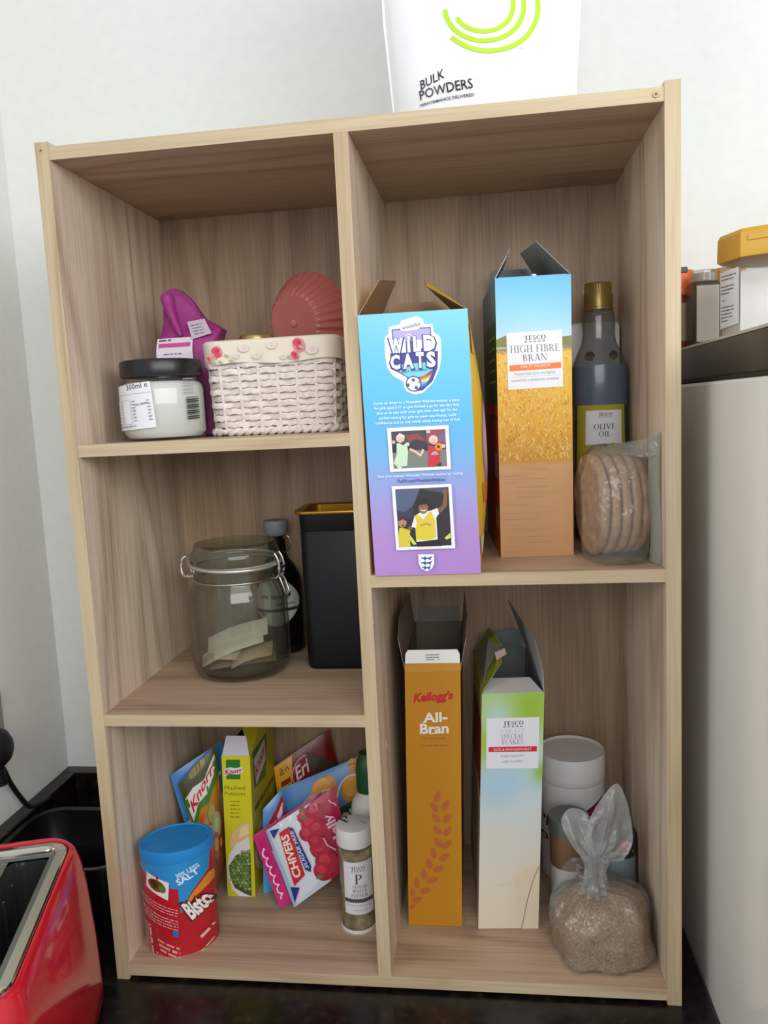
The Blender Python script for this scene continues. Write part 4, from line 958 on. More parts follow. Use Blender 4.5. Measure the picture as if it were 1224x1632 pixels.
lin_m, lt_, lb_ = new_mat('liner_cotton'); lb_.inputs['Base Color'].default_value = (*lin('#e4dccb'), 1); lb_.inputs['Roughness'].default_value = .9; add_bump(lt_, lb_, 90, .25, .002)
ln_ = MB(); NR = 120
def liner(u, v):
    wv = .0012*math.sin(u*2*PI*9)+.001*math.sin(u*2*PI*17+1)
    if v < .42: f = v/.42; return bask(u, .078+.024*f+.0015*math.sin(u*2*PI*5)*(1-f), .0052-.001*f+wv*(1-f))
    if v < .6: f = (v-.42)/.18; return bask(u, .102+.0022*math.sin(PI*f), .0042-.007*f)
    f = (v-.6)/.4; return bask(u, .102-.09*f, -.0030-.001*f)
ln_.grid(liner, NR, 24); lob = ln_.build('fabric_liner', lin_m, bs, smooth=70)
def linf(u, v, off):
    p = liner((u+.055)/(.139-.032)*(.107/(2*.107+2*.070+2*PI*.016)), .42*v); return (p[0], p[1]-off-.0012, p[2])
def wrapf(u, v, off): return (u, -.0555-.0015-off-.0012*math.sin(v*3), .078+.024*v)
A = Art([(335, 540), (540, 535), (535, 572), (335, 578)], [(-.070, 1), (.070, 1), (.070, 0), (-.070, 0)], wrapf, lift=.0022, step=.00011).zoom(180, 420, 3.06)
def rose(cx, cy, r, c1='#d24a62', c2='#e58a96', c3='#b93850'):
    A.circ(cx, cy, r, c2, ry=r*1.25, n=12); A.circ(cx-r*.2, cy-r*.4, r*.75, c1, ry=r*.6, n=10); A.circ(cx+r*.1, cy+r*.4, r*.6, c1, ry=r*.5, n=10, up=False); A.circ(cx+r*.1, cy-r*.3, r*.35, c3, n=8)
rose(540, 420, 30); rose(950, 392, 30); rose(925, 446, 20); rose(497, 452, 12)
for cx, cy in ((590, 437), (612, 465), (962, 405), (556, 470), (520, 470), (900, 455)): A.circ(cx, cy, 14, '#b3b394', ry=8, rot=.6, n=10)
for cx, cy, r in ((680, 400, 26), (740, 440, 20), (820, 390, 24), (1010, 420, 28), (870, 450, 16), (640, 440, 16)): A.circ(cx, cy, r, '#e3d3cf', ry=r*.8, n=12); A.circ(cx+3, cy-2, r*.5, '#dcc6c6', n=10)
A.build('rose_print', paper, lob)

# things in the basket
fl = thing('fluted_mould', 'translucent red fluted cake mould standing in the wicker basket', 'cake mould', (.2290, .1450, ZL1+.0045))
fm_ = film('red_silicone', '#f0aaa2', '#e08c84', .8, .25)
ax = Vector((-.42, -.85, -.14)).normalized()      # from rim to base
uu = ax.cross(Vector((0, 0, 1))).normalized(); vv = uu.cross(ax)
C0 = Vector((.004, .018, .1240)); NF = 30; seg = NF*6
def flute(r, hgt, amp): return [C0+ax*hgt+uu*((r+amp*math.cos(NF*2*PI*i/seg))*math.cos(2*PI*i/seg))+vv*((r+amp*math.cos(NF*2*PI*i/seg))*math.sin(2*PI*i/seg)) for i in range(seg)]
mb = MB(); mb.rings([flute(.0545, 0, .0020), flute(.0535, .002, .0020), flute(.045, .016, .0017), flute(.036, .031, .0012), flute(.033, .0335, .0006), flute(.0305, .0330, .0), flute(.005, .0325, .0)], False, True)
mb.rings([flute(.0525, 0, .0020), flute(.034, .0315, .001), flute(.005, .0315, 0)], False, True)
mb.build('mould_wall', fm_, fl, smooth=50)
MB().rings([[C0+ax*hh+uu*(rr_*math.cos(2*PI*i/16))+vv*(rr_*math.sin(2*PI*i/16)) for i in range(16)] for hh, rr_ in ((.0328, .0042), (.0345, .0038), (.0350, .002))], False, True).build('centre_boss', plain('boss_red', '#c8706e', .3), fl, smooth=50)
MB().tube([C0+uu*.0545*math.cos(2*PI*i/48)+vv*.0545*math.sin(2*PI*i/48) for i in range(48)], .0012, 6, True).build('rim', fm_, fl, smooth=60)
jl = thing('small_jar', 'small jar with gold lid peeking out of the wicker basket', 'jar', (.1700, .1450, ZL1+.0045))
MB().lathe([(0, 0), (.017, 0), (.0185, .003), (.0185, .088), (.0165, .094), (0, .094)], 28).build('glass', clear_plastic, jl, smooth=50)
MB().lathe([(.0165, .096), (.0192, .0965), (.0196, .098), (.0196, .1075), (.0185, .1092), (.0165, .1084), (0, .108)], 32).build('gold_lid', plain('gold_lid', '#b5a368', .3, .8), jl, smooth=40)
MB().lathe([(0, .0088), (.0, .1092), (.0135, .1092), (.0145, .1086)], 28).build('lid_disc', plain('lid_cream', '#cfc8b2', .4), jl, smooth=40)
MB().lathe([(0, .003), (.0172, .003), (.0172, .07), (0, .07)], 24).build('contents', plain('jar_contents', '#bfae8a', .7), jl, smooth=50)

# ============================================================ MIDDLE LEFT SHELF
kj = thing('clip_top_jar', 'round clip-top glass jar holding folded paper packets', 'jar', (.1240, .1500, ZL2))
MB().lathe([(0, 0), (.046, 0), (.054, .003), (.0585, .010), (.0598, .020), (.0598, .092), (.0585, .102), (.0540, .112), (.0515, .117), (.0505, .121), (.0505, .135)], 56).build('glass_body', clear_glass, kj, smooth=50)
MB().lathe([(0, .005), (.044, .005), (.052, .009), (.0560, .020), (.0560, .092), (.0550, .100), (.0500, .112), (.0475, .120), (.0475, .135), (.0505, .135)], 56).build('glass_inner', clear_glass, kj, smooth=50)
MB().lathe([(.0500, .137), (.0528, .138), (.0535, .141), (.0535, .147), (.0525, .152), (.0500, .156), (.0490, .1605), (.0480, .1618), (.0455, .1608), (.043, .158), (0, .157)], 56).build('glass_lid', clear_glass, kj, smooth=50)
MB().lathe([(.0475, .1345), (.0530, .1345), (.0535, .1360), (.0530, .1375), (.0475, .1375)], 48).build('rubber_seal', plain('seal_grey', '#b5b1a6', .5), kj, smooth=50)
def ring3(r, z, n=48): return [(r*math.cos(2*PI*i/n), r*math.sin(2*PI*i/n), z) for i in range(n)]
wr = MB().tube(ring3(.0515, .1185), .0017, 8, True); wr.build('neck_wire', steel, kj, smooth=60)
bw = MB(); bw.tube([(.0555*math.cos(a), .0555*math.sin(a), .1385+.004*math.sin(a-.6)) for a in [2*PI*i/48 for i in range(48)]], .0023, 8, True); bw.build('bail_wire', plain('bail_white_steel', '#d8d4cc', .3, .7), kj, smooth=60)
lt = math.radians(172); dx, dy = math.cos(lt), math.sin(lt)
def rad(r, z, s=0.): return (r*dx-s*dy, r*dy+s*dx, z)
cl = MB(); cl.tube(smooth_path([rad(.052, .121, .012), rad(.060, .120, .012), rad(.067, .122, .011), rad(.0695, .130, .010), rad(.068, .141, .009), rad(.064, .1445, .006), rad(.063, .1445, -.006), rad(.068, .141, -.009), rad(.0695, .130, -.010), rad(.067, .122, -.011), rad(.060, .120, -.012), rad(.052, .121, -.012)], 5), .0017, 8)
cl.build('clasp_wire', plain('bail_white_steel', '#d8d4cc', .3, .7), kj, smooth=60)
cl = MB(); cl.tube(smooth_path([rad(.054, .136, .009), rad(.061, .130, .009), rad(.063, .122, .008), rad(.058, .117, .008)], 5), .0015, 8); cl.tube(smooth_path([rad(.054, .136, -.009), rad(.061, .130, -.009), rad(.063, .122, -.008), rad(.058, .117, -.008)], 5), .0015, 8)
cl.build('lever_wire', steel, kj, smooth=60)
lt = math.radians(-8); dx, dy = math.cos(lt), math.sin(lt)
hg = MB(); hg.tube(smooth_path([rad(.0545, .148, .007), rad(.058, .142, .007), rad(.060, .132, .007), rad(.058, .121, .006), rad(.053, .118, .006)], 5), .0019, 8); hg.tube(smooth_path([rad(.0545, .148, -.007), rad(.058, .142, -.007), rad(.060, .132, -.007), rad(.058, .121, -.006), rad(.053, .118, -.006)], 5), .0019, 8)
hg.tube([rad(.0605, .131, -.010), rad(.0605, .131, .010)], .002, 8); hg.build('hinge_wire', steel, kj, smooth=60)
hl_ = MB(); hl_.tube(smooth_path([rad(.058, .120, .005), rad(.0615, .112, .006), rad(.0655, .100, .005), rad(.067, .0955, 0), rad(.0655, .100, -.005), rad(.0615, .112, -.006), rad(.058, .120, -.005)], 6), .0014, 8)
hl_.build('latch_loop', steel, kj, smooth=60)
def packet(name, lab, c, yaw, tilt, roll, ln, wd, th, col, curl):
    o = thing(name, lab, 'paper packet', (kj.location.x+c[0], kj.location.y+c[1], ZL2+c[2])); M3 = Matrix.Rotation(yaw, 3, 'Z') @ Matrix.Rotation(tilt, 3, 'Y') @ Matrix.Rotation(roll, 3, 'X')
    mb = MB()
    for sg in (1, -1):
        def fn(u, v):
            x = ln*(u-.5); y = wd*(v-.5); e = (1-abs(2*u-1)**4)*(1-abs(2*v-1)**3)
            z = sg*th*.5*max(e, .05)+curl*math.sin(PI*u)+.0006*NZ.noise(Vector((u*9, v*9, curl*100)))
            return M3 @ Vector((x, y*sg, z))
        mb.grid(fn, 14, 8)
    mb.build('paper_wrap', mottled('packet_'+col.strip('#'), col, col, 40, .8, .15), o, smooth=60)
packet('paper_packet', 'brown folded packet lying flat at the bottom of the clip-top jar', (0, .002, .0125), .3, -.05, .0, .080, .05, .008, '#a89078', .001)
packet('paper_packet', 'tan crumpled packet on the right inside the clip-top jar', (.018, -.018, .0245), .15, -.28, .25, .052, .034, .007, '#b79d80', .003)
packet('paper_packet', 'cream strip of paper slanting up inside the clip-top jar', (-.006, -.018, .0325), .10, -.36, .5, .082, .022, .003, '#d8cdbd', .004)
packet('paper_packet', 'pale rolled paper packet highest in the clip-top jar', (-.004, -.002, .0435), .05, -.30, .65, .080, .026, .003, '#c9beb0', .005)
packet('paper_packet', 'beige wrapped packet on the left inside the clip-top jar', (-.020, -.016, .0250), -.1, -.1, .35, .046, .030, .006, '#bfae98', .003)

bt_ = thing('stoppered_bottle', 'dark bottle with grey stopper and white oval label behind the jar', 'bottle', (.1530, .2350, ZL2))
MB().lathe([(0, 0), (.027, 0), (.0295, .003), (.0300, .010), (.0300, .085), (.0285, .100), (.0215, .115), (.0140, .125), (.0118, .132), (.0118, .155), (.0130, .157), (.0130, .160), (0, .160)], 36).build('glass_body', film('dark_glass', '#6f675f', '#3f3833', .18, .06), bt_, smooth=50)
MB().lathe([(0, .003), (.0285, .003), (.0287, .032), (0, .032)], 32).build('dark_liquid', plain('dark_liquid', '#14100e', .2), bt_, smooth=50)
MB().lathe([(0, .175), (.0155, .175), (.0162, .1735), (.0158, .160), (.0135, .157), (.0095, .152)], 32).build('stopper', plain('stopper_grey', '#7f858a', .5), bt_, smooth=40)
bl_ = MB(); bl_.tube(smooth_path([(.012, -.004, .132), (.019, -.008, .140), (.021, -.008, .148), (.017, -.008, .155), (.011, -.006, .152)], 5), .0012, 8); bl_.build('swing_wire', steel, bt_, smooth=60)
A = Art([(0, 0), (1, 0), (1, 1), (0, 1)], [(-.030, .104), (.030, .104), (.030, .034), (-.030, .034)], cyl_front(.0303), maxe=.005)
A.circ(.5, .47, .475, '#b3b3b3', ry=.46, n=40); A.circ(.5, .47, .45, '#c6c6c6', ry=.43, n=40)
A.poly([(.04, .62), (.96, .58), (.96, .64), (.04, .68)], '#2a2a30'); A.poly([(.1, .66), (.35, .7), (.22, .74)], '#c8283c'); A.scrib((.2, .4), (.8, .4), .1, '#77777a'); A.scrib((.55, .53), (.9, .52), .05, '#88888a')
A.build('oval_label', paper, bt_)

tn = thing('black_tin', 'tall black square tin with gold rim, open, by the divider', 'tin', (.2440, .1870, ZL2))
bk_m = plain('black_tin_paint', '#0c0e12', .4, 0., **{'Specular IOR Level': .28})
TNW = .0790
MB().rings([rr(TNW-.006, TNW-.006, .010, 0), rr(TNW-.001, TNW-.001, .013, .003), rr(TNW, TNW, .0135, .006), rr(TNW, TNW, .0135, .170), rr(TNW-.0015, TNW-.0015, .0130, .1715), rr(TNW, TNW, .0135, .173), rr(TNW+.001, TNW+.001, .0140, .192)], True, False).build('tin_body', bk_m, tn, smooth=35)
gold = plain('gold_lacquer', '#b98a2e', .3, .85)
MB().rings([rr(TNW+.001, TNW+.001, .014, .1915), rr(TNW+.011, TNW+.011, .018, .1925), rr(TNW+.0125, TNW+.0125, .0185, .1945), rr(TNW+.011, TNW+.011, .018, .1962), rr(TNW+.001, TNW+.001, .014, .1958), rr(TNW-.0015, TNW-.0015, .013, .1945)], False, False).build('gold_rim', gold, tn, smooth=60)
MB().rings([rr(TNW-.0015, TNW-.0015, .013, .1945), rr(TNW-.003, TNW-.003, .0125, .17), rr(TNW-.003, TNW-.003, .0125, .006)], False, True).build('gold_lining', gold, tn, smooth=35)

# ============================================================ LOWER LEFT: gravy drum, sachets, box, pepper
gd = thing('gravy_drum', 'red oval gravy drum with blue lid at the front left', 'drum', (.0615, .0500, ZB), 0)
EA, EB, ER = .0405, .0325, math.radians(24)
def ell(q, z, n=56):
    out = []
    for i in range(n):
        t_ = 2*PI*i/n; x, y = EA*q*math.cos(t_), EB*q*math.sin(t_); out.append((x*math.cos(ER)-y*math.sin(ER), x*math.sin(ER)+y*math.cos(ER), z))
    return out
def ell_front(u, v, off):
    c, s_ = math.cos(ER), math.sin(ER)
    # x = u ; solve for the near (min y) point of the rotated ellipse
    a = s_*s_/EA**2+c*c/EB**2; b = 2*u*c*s_*(1/EA**2-1/EB**2); k = u*u*(c*c/EA**2+s_*s_/EB**2)-1
    dsc = max(b*b-4*a*k, 0); y = (-b-math.sqrt(dsc))/(2*a)
    X, Y = u*c+y*s_, -u*s_+y*c; nx, ny = X/EA**2, Y/EB**2; n = Vector((nx*c-ny*s_, nx*s_+ny*c, 0)).normalized()
    return (u+n.x*off, y+n.y*off, v)
HG = .1130
MB().rings([ell(.975, .0), ell(1.0, .002), ell(1.0, HG)], True, True).build('drum_body', plain('drum_red', '#c01f2e', .35), gd, smooth=40)
MB().rings([ell(1.0, HG-.001), ell(1.045, HG), ell(1.05, HG+.010), ell(1.03, HG+.0125), ell(.97, HG+.0132), ell(.93, HG+.0118), ell(.5, HG+.0115)], False, True).build('lid', plain('lid_blue', '#1f86cf', .45), gd, smooth=40)
A = Art([(219, 1390), (331, 1360), (337, 1482), (236, 1508)], [(-.0385, .112), (.0385, .112), (.0385, .004), (-.0385, .004)], ell_front, maxe=.004, lift=.0003).zoom(200, 1150, 4.186)
bu = '#2b8fd2'
A.poly([(85,900),(250,930),(400,900),(552,830),(548,985),(470,1090),(405,1215),(390,1075),(330,1080),(240,1075),(105,1050)], bu)
A.text('30% LESS', (385,1015), (512,945), 26, '#e6eef6', bold=.02); A.text('SALT', (392,1055), (512,980), 34, '#e6eef6', bold=.03); A.scrib((100,1015), (128,1045), 18, '#dbe6f2', bold=.01)
A.poly([(172,1030),(335,1045),(330,1152),(168,1125)], '#efe6e0'); A.circ(248, 1085, 62, '#7a4a26', ry=36); A.circ(230, 1080, 34, '#5a3018', ry=24); A.circ(292, 1092, 24, '#5d7a2c', ry=24); A.poly([(246,1020),(262,1020),(264,1046),(248,1044)], '#c8214e')
A.poly([(405,1215),(470,1095),(545,1000),(560,1010),(562,1060),(480,1120)], '#e08a2c')
A.text('Bisto', (458,1252), (578,1168), 106, '#4a2420', bold=.07); A.text('Bisto', (466,1246), (574,1168), 96, '#f3ece6', bold=.04)
A.scrib((510,1355), (566,1310), 22, '#e6b8b0', bold=.01); A.scrib((512,1425), (566,1380), 14, '#d8a09a')
pk_ = '#e79a9c'
for i in range(3): A.scrib((130+3*i, 1180+16*i), (390, 1200+16*i), 10, pk_, up=(i == 0))
for i in range(4): A.scrib((135+2*i, 1245+16*i), (392, 1262+16*i), 10, pk_, up=False)
A.poly([(360,1312),(392,1312),(394,1344),(362,1344)], '#3a6ab8')
for i in range(3): A.scrib((265+8*i, 1395+24*i), (400+2*i, 1412+24*i), 20, pk_, bold=.01, up=False)
for i in range(5): A.line([(145+14*i, 1330), (168+14*i, 1530)], 5, pk_, up=False)
for i in range(6): A.scrib((250, 1465+12*i), (405, 1478+12*i), 8, pk_, up=False)
A.scrib((240,1530), (205,1340), 20, '#e9b0b0', up=False)
A.build('wrap_print', gloss, gd)

def sachet(name, label, corners, thick, back, nrm, cat='sachet', group=None):
    """pillow sachet; corners TL,TR,BR,BL in world metres; origin at lowest corner"""
    C = [Vector(c) for c in corners]; o0 = min(C, key=lambda p: p.z).copy(); t = thing(name, label, cat, o0, 0, group); C = [c-o0 for c in C]
    n = (C[1]-C[0]).cross(C[3]-C[0]).normalized()
    if n.y > 0: n = -n
    def fn(u, v, off, sg=1):
        p = C[0].lerp(C[1], u).lerp(C[3].lerp(C[2], u), v); e = max(0, math.sin(PI*u))**.5*max(0, math.sin(PI*v))**.5
        if u < .06 or u > .94 or v < .05 or v > .95: e *= .25
        wr = .0008*NZ.noise(Vector((u*7, v*7, thick*500)))*e
        return p+n*(sg*(thick/2*e+.0004)+wr+off*sg)
    mb = MB(); mb.grid(lambda u, v: fn(u, v, 0), 20, 20, None, back if callable(back) else (lambda u, v: lin(back))); mb.grid(lambda u, v: fn(1-u, v, 0, -1), 14, 14, None, (lambda u, v: lin('#b9b9bd')))
    ed = [(i/20, 0) for i in range(20)]+[(1, i/20) for i in range(20)]+[(1-i/20, 1) for i in range(20)]+[(0, 1-i/20) for i in range(20)]
    mb.rings([[fn(u, v, 0) for u, v in ed], [fn(u, v, 0, -1) for u, v in ed]], False, False, col='#c9c9cc' if callable(back) else back)
    mb.build('sachet_film', gloss, t, smooth=50)
    return t, lambda u, v, off: fn(u, v, off)
U4 = [(0, 0), (1, 0), (1, 1), (0, 1)]
bsg = grad([(0, (60, 130, 200)), (.45, (66, 140, 210)), (.5, (176, 208, 232)), (1, (120, 180, 225))])
t, fn = sachet('blue_sachet', 'light blue sachet leaning behind the green soup sachet', [(.0165, .148, .171), (.0735, .190, .2), (.0835, .172, .075), (.054, .142, .0176)], .010, lambda u, v: lin(bsg(v)), None, group='sachets on the bottom left shelf')
A = Art(U4, U4, fn, maxe=.1, lift=.0004)
A.circ(.55, .2, .3, '#4a2f78', ry=.12); A.poly([(.02, .42), (.3, .4), (.34, .48), (.04, .5)], '#dfe6ee'); A.poly([(.06, .52), (.34, .5), (.38, .58), (.08, .6)], '#dfe6ee'); A.scrib((.1, .3), (.9, .3), .07, '#cfe0f0', bold=.01)
A.build('sachet_print', gloss, t)
kng = grad([(0, (58, 66, 22)), (.22, (70, 80, 24)), (.34, (196, 128, 26)), (.55, (150, 92, 36)), (.8, (128, 74, 44)), (1, (120, 60, 44))])
t, fn = sachet('soup_sachet', 'green and orange soup sachet with white wavy logo left of the yellow box', [(.0293, .140, .163), (.0735, .165, .205), (.0835, .150, .07), (.0745, .127, .0200)], .010, lambda u, v: lin(kng(v)), None, group='sachets on the bottom left shelf')
A = Art(U4, U4, fn, maxe=.1, lift=.0004)
A.poly([(.02, .16), (.3, .15), (.55, .2), (.98, .1), (.99, .27), (.6, .38), (.35, .34), (.05, .42)], '#3f7a2a'); A.poly([(.05, .15), (.3, .13), (.6, .17), (.95, .06), (.96, .2), (.6, .3), (.32, .28), (.08, .36)], '#e6dcd8')
A.text('Knorr', (.14, .3), (.88, .19), .09, '#c02438', bold=.03, slant=.15); A.circ(.5, .03, .25, '#8d7a34', ry=.04)
for cx, cy, r, c in ((.35, .5, .16, '#c8642a'), (.62, .48, .13, '#8a9a4a'), (.7, .64, .2, '#9aa06a'), (.4, .66, .15, '#c07838'), (.55, .76, .18, '#a05a3a'), (.45, .58, .08, '#d8b060'), (.75, .82, .12, '#7a3a2a')): A.circ(cx, cy, r, c, ry=r*.6); A.circ(cx+.02, cy-.01, r*.55, '#b9924e' if c != '#9aa06a' else '#b4b88a', ry=r*.3)
A.build('sachet_print', gloss, t)

# yellow mashed potato box
w, d, h = .0366, .108, .1880
yl = '#d8cf1e'
ybg = grad([(0, (206, 200, 40)), (1, (220, 212, 34))])
t, L, F, R_, Lf = carton('potato_box', 'slim yellow mashed potato box with peas photo standing among the sachets', (.0867, .1322, ZB+.0002), 0, w, d, h, .0330, [lambda u, v: ybg(v), '#b5a818', yl, yl], '#35302a', bottom='#b8b020')
A = Art([(353, 1205), (400, 1207), (407, 1430), (363, 1428)], [(0, h), (w, h), (w, 0), (0, 0)], F).zoom(200, 1150, 4.186)
A.poly([(672,258),(768,260),(770,300),(772,395),(676,392),(672,300)], '#2f7d2c'); A.poly([(660,322),(700,310),(740,318),(785,308),(790,352),(745,362),(700,356),(664,372)], '#ece2e2'); A.text('Knorr', (668,360), (784,348), 32, '#b82446', bold=.03, slant=.1)
A.text('Mashed', (662,462), (802,466), 26, '#6a6820', bold=-.004); A.text('Potatoes', (664,500), (804,505), 26, '#6a6820', bold=-.004)
for i in range(5): A.scrib((702, 545+26*i), (768, 548+26*i), 10, '#8a8626', up=(i == 0))
A.poly([(700,800),(720,740),(770,700),(826,680),(830,830),(700,850)], '#e0bf86'); A.poly([(770,720),(826,690),(828,760),(760,790)], '#ecd6a8')
wh = [(836, 1168), (760, 1164), (712, 1120), (686, 1040), (682, 960), (694, 890), (740, 826), (826, 780), (834, 860)]
A.poly(wh, '#e3dedd'); A.poly([(842,1166),(800,1150),(730,1110),(700,1040),(690,970),(740,900),(836,862)], '#41562a')
r3 = random.Random(9)
A.l += .0001
for jj in range(14):
    for ii in range(8):
        x, y = 694+22*ii+(11 if jj % 2 else 0)+r3.uniform(-2, 2), 878+20*jj+r3.uniform(-2, 2)
        if (x-862)**2/168**2+(y-1010)**2/150**2 > 1 or y > 1066+(x-700)*.62 or x > 832: continue
        A.circ(x, y, 10.2, r3.choice(['#7d9556', '#8ea565', '#6f8848', '#a0b478', '#64803e']), n=9, up=False)
A.build('front_print', card, t)
A = Art(U4, [(0, h), (d, h), (d, 0), (0, 0)], R_)
A.poly([(.1, .0), (.7, .0), (.6, .3), (.12, .26)], '#3c6a26'); A.poly([(.14, .06), (.6, .02), (.62, .18), (.2, .26)], '#cdbfc0'); A.text('Knorr', (.2, .2), (.58, .12), .08, '#8f2440', bold=.03)
A.circ(.5, .72, .45, '#d8d2c8', ry=.2); A.circ(.5, .72, .38, '#d8c48a', ry=.15); A.scrib((.1, .42), (.9, .42), .05, '#5c5a1c')
A.build('side_print', card, t)
flap(t, [L(.0006, .0006, h), L(w-.0006, .0006, h), L(w-.007, .010, h+.022), L(.004, .010, h+.022)], (0, -1, .3), '#8d8a86', '#cfccd6', 'front_flap')
flap(t, [L(w-.0005, .002, h), L(w-.0005, d, h), L(w-.0036, d, h+.040), L(w-.014, .014, h+.034)], (1, 0, .2), '#6b6614', '#bdb01a', 'side_flap')

# jelly and sauce sachets
t, fn = sachet('red_sachet', 'dark red sauce sachet with yellow corner flash at the back', [(.1268, .235, .143), (.2031, .262, .1862), (.2320, .248, .036), (.1400, .224, .0178)], .010, lambda u, v: lin((120, 18, 24)), None, group='sachets on the bottom left shelf')
A = Art(U4, U4, fn, maxe=.1, lift=.0004)
A.poly([(.01, .01), (.33, .01), (.25, .3), (.01, .34)], '#e0a21c'); A.text('NEW', (.05, .14), (.27, .12), .08, '#8a2a14', bold=.02); A.scrib((.05, .25), (.25, .24), .07, '#8a2a14', bold=.02)
A.circ(.50, .22, .23, '#d8a8a0', ry=.15); A.circ(.50, .22, .215, '#8d1420', ry=.135); A.text('Erin', (.34, .27), (.66, .22), .13, '#e8cfc8', bold=.02, slant=.2)
A.poly([(.0, .38), (.2, .36), (.22, .9), (.0, .95)], '#c89058'); A.poly([(.55, .05), (.98, .3), (.98, .9), (.6, .6)], '#4a3428')
A.build('sachet_print', gloss, t)
t, fn = sachet('orange_jelly_sachet', 'sky blue sachet with oranges and bubble lettering behind the green-capped bottle', [(.1461, .2, .1288), (.2550, .222, .1670), (.2690, .200, .0560), (.1640, .170, .0178)], .010, lambda u, v: lin((96, 150, 208)), None, group='sachets on the bottom left shelf')
A = Art(U4, U4, fn, maxe=.1, lift=.0004)
for cx, cy, r in ((.5, .22, .16), (.85, .3, .15), (.3, .5, .18), (.55, .55, .14), (.88, .06, .06)): A.circ(cx, cy, r, '#d98a1c', ry=r*1.15); A.circ(cx-.02, cy-.03, r*.7, '#e8a12e', ry=r*.8)
for k in range(3): A.line(arcs(.36+.05*k, .5, .2, 170, 270, .3), .02, '#e9b87a')
A.line(arcs(.5, .42, .16, 180, 340, .22), .02, '#e8e0da'); A.line(arcs(.82, .36, .17, 190, 350, .2), .02, '#e8e0da')
A.poly([(.62, .46), (.96, .42), (.99, .72), (.66, .78)], '#1d5a2c'); A.text('ous', (.66, .68), (.97, .62), .2, '#ecece6', bold=.04); A.poly([(.66, .8), (.97, .74), (.98, .95), (.68, .97)], '#b8303a'); A.text('99', (.72, .94), (.94, .9), .12, '#e9c8c8', bold=.04)
A.build('sachet_print', gloss, t)
t, fn = sachet('narrow_blue_sachet', 'blue and red sachet standing against the yellow box', [(.1320, .160, .1204), (.1540, .176, .1406), (.1700, .160, .0220), (.1320, .138, .0176)], .008, lambda u, v: lin((92, 152, 206) if v < .85 else (70, 160, 205)), None, group='sachets on the bottom left shelf')
A = Art(U4, U4, fn, maxe=.1, lift=.0004)
A.poly([(.25, .2), (.98, .05), (.98, .6), (.3, .62)], '#b81f30'); A.scrib((.35, .35), (.95, .2), .12, '#dfe4f0', bold=.03); A.poly([(.3, .7), (.98, .66), (.98, .9), (.3, .92)], '#1f6a5c')
A.build('sachet_print', gloss, t)
t, fn = sachet('pink_jelly_sachet', 'hot pink jelly sachet with white script under the raspberry one', [(.1262, .130, .1015), (.2105, .157, .1470), (.2440, .141, .0580), (.1618, .109, .0178)], .007, lambda u, v: lin((196, 18, 112)), None, group='sachets on the bottom left shelf')
A = Art(U4, U4, fn, maxe=.1, lift=.0004)
A.line([(.06+.02*k/40+.028*math.sin(k*.9), .2+.7*k/40+.02*math.cos(k*.9)) for k in range(41)], .02, '#f0d4e4'); A.line([(.17, .3), (.2, .9)], .012, '#e9a8cc'); A.circ(.5, .5, .3, '#8d0f50')
A.build('sachet_print', gloss, t)
chg = lambda u, v: lin((170, 20, 62)) if u > .62 else lin((196, 208, 220))
t, fn = sachet('raspberry_jelly_sachet', 'raspberry jelly sachet with red and navy logo, frontmost in the heap', [(.1491, .116, .1168), (.2325, .141, .1620), (.2524, .123, .0700), (.1812, .106, .0232)], .008, chg, None, group='sachets on the bottom left shelf')
A = Art([(240, 870), (800, 530), (890, 1180), (460, 1500)], U4, fn, maxe=.1, lift=.0004)
A.poly([(238,880),(262,866),(478,1482),(455,1500)], '#8fb8d6')
A.poly([(345,800),(520,690),(560,760),(530,830),(560,940),(620,980),(620,1060),(660,1290),(560,1400),(480,1470),(262,880)], '#d3d9e0')
for cx, cy, r in ((575,760,75), (640,720,70), (610,830,78), (590,920,70), (665,880,70), (680,1050,80), (720,1150,85), (690,1220,70), (650,990,60)): A.circ(cx, cy, r, '#a8122e', n=16); A.circ(cx-14, cy-16, r*.5, '#c22a44', n=12)
for cx, cy in ((540,690), (660,1260), (560,770)): A.circ(cx, cy, 26, '#4f7a3a', ry=12, rot=-.6)
A.poly([(355,895),(440,840),(555,1250),(470,1340)], '#c01c30'); A.text('Chivers', (418,1300), (392,912), 0.1, '#c01c30', up=False)
v_, f_ = sans('CHIVERS', .03)
def quadtext(A, q, v_, f_, col):
    V = []
    for a, b in v_:
        b = max(0, min(1, b)); p0 = (lerp(q[0][0], q[1][0], a), lerp(q[0][1], q[1][1], a)); p1 = (lerp(q[3][0], q[2][0], a), lerp(q[3][1], q[2][1], a)); V.append((lerp(p0[0], p1[0], b), lerp(p0[1], p1[1], b)))
    A.mesh(V, f_, col)
quadtext(A, [(530,1260),(430,905),(370,925),(470,1285)], v_, f_, '#eedfc8')
A.poly([(440,850),(470,855),(605,1180),(600,1225),(560,1210)], '#1f2f7a'); v_, f_ = sans('SUGAR FREE', .02); quadtext(A, [(590,1195),(470,880),(445,885),(562,1195)], v_, f_, '#c9d2e8')
v_, f_ = sans('Jelly', .03); quadtext(A, [(850,960),(770,750),(700,780),(785,1000)], v_, f_, '#eab8cc')
A.line([(705,960),(730,1020),(790,1060)], 12, '#e0a0bc'); A.line([(752,632), (765,660), (790,672), (806,700)], 10, '#eab8cc')
A.poly([(270,865),(355,850),(310,945)], '#22307a'); A.poly([(440,1350),(510,1345),(465,1460)], '#22307a')
A.build('sachet_print', gloss, t)

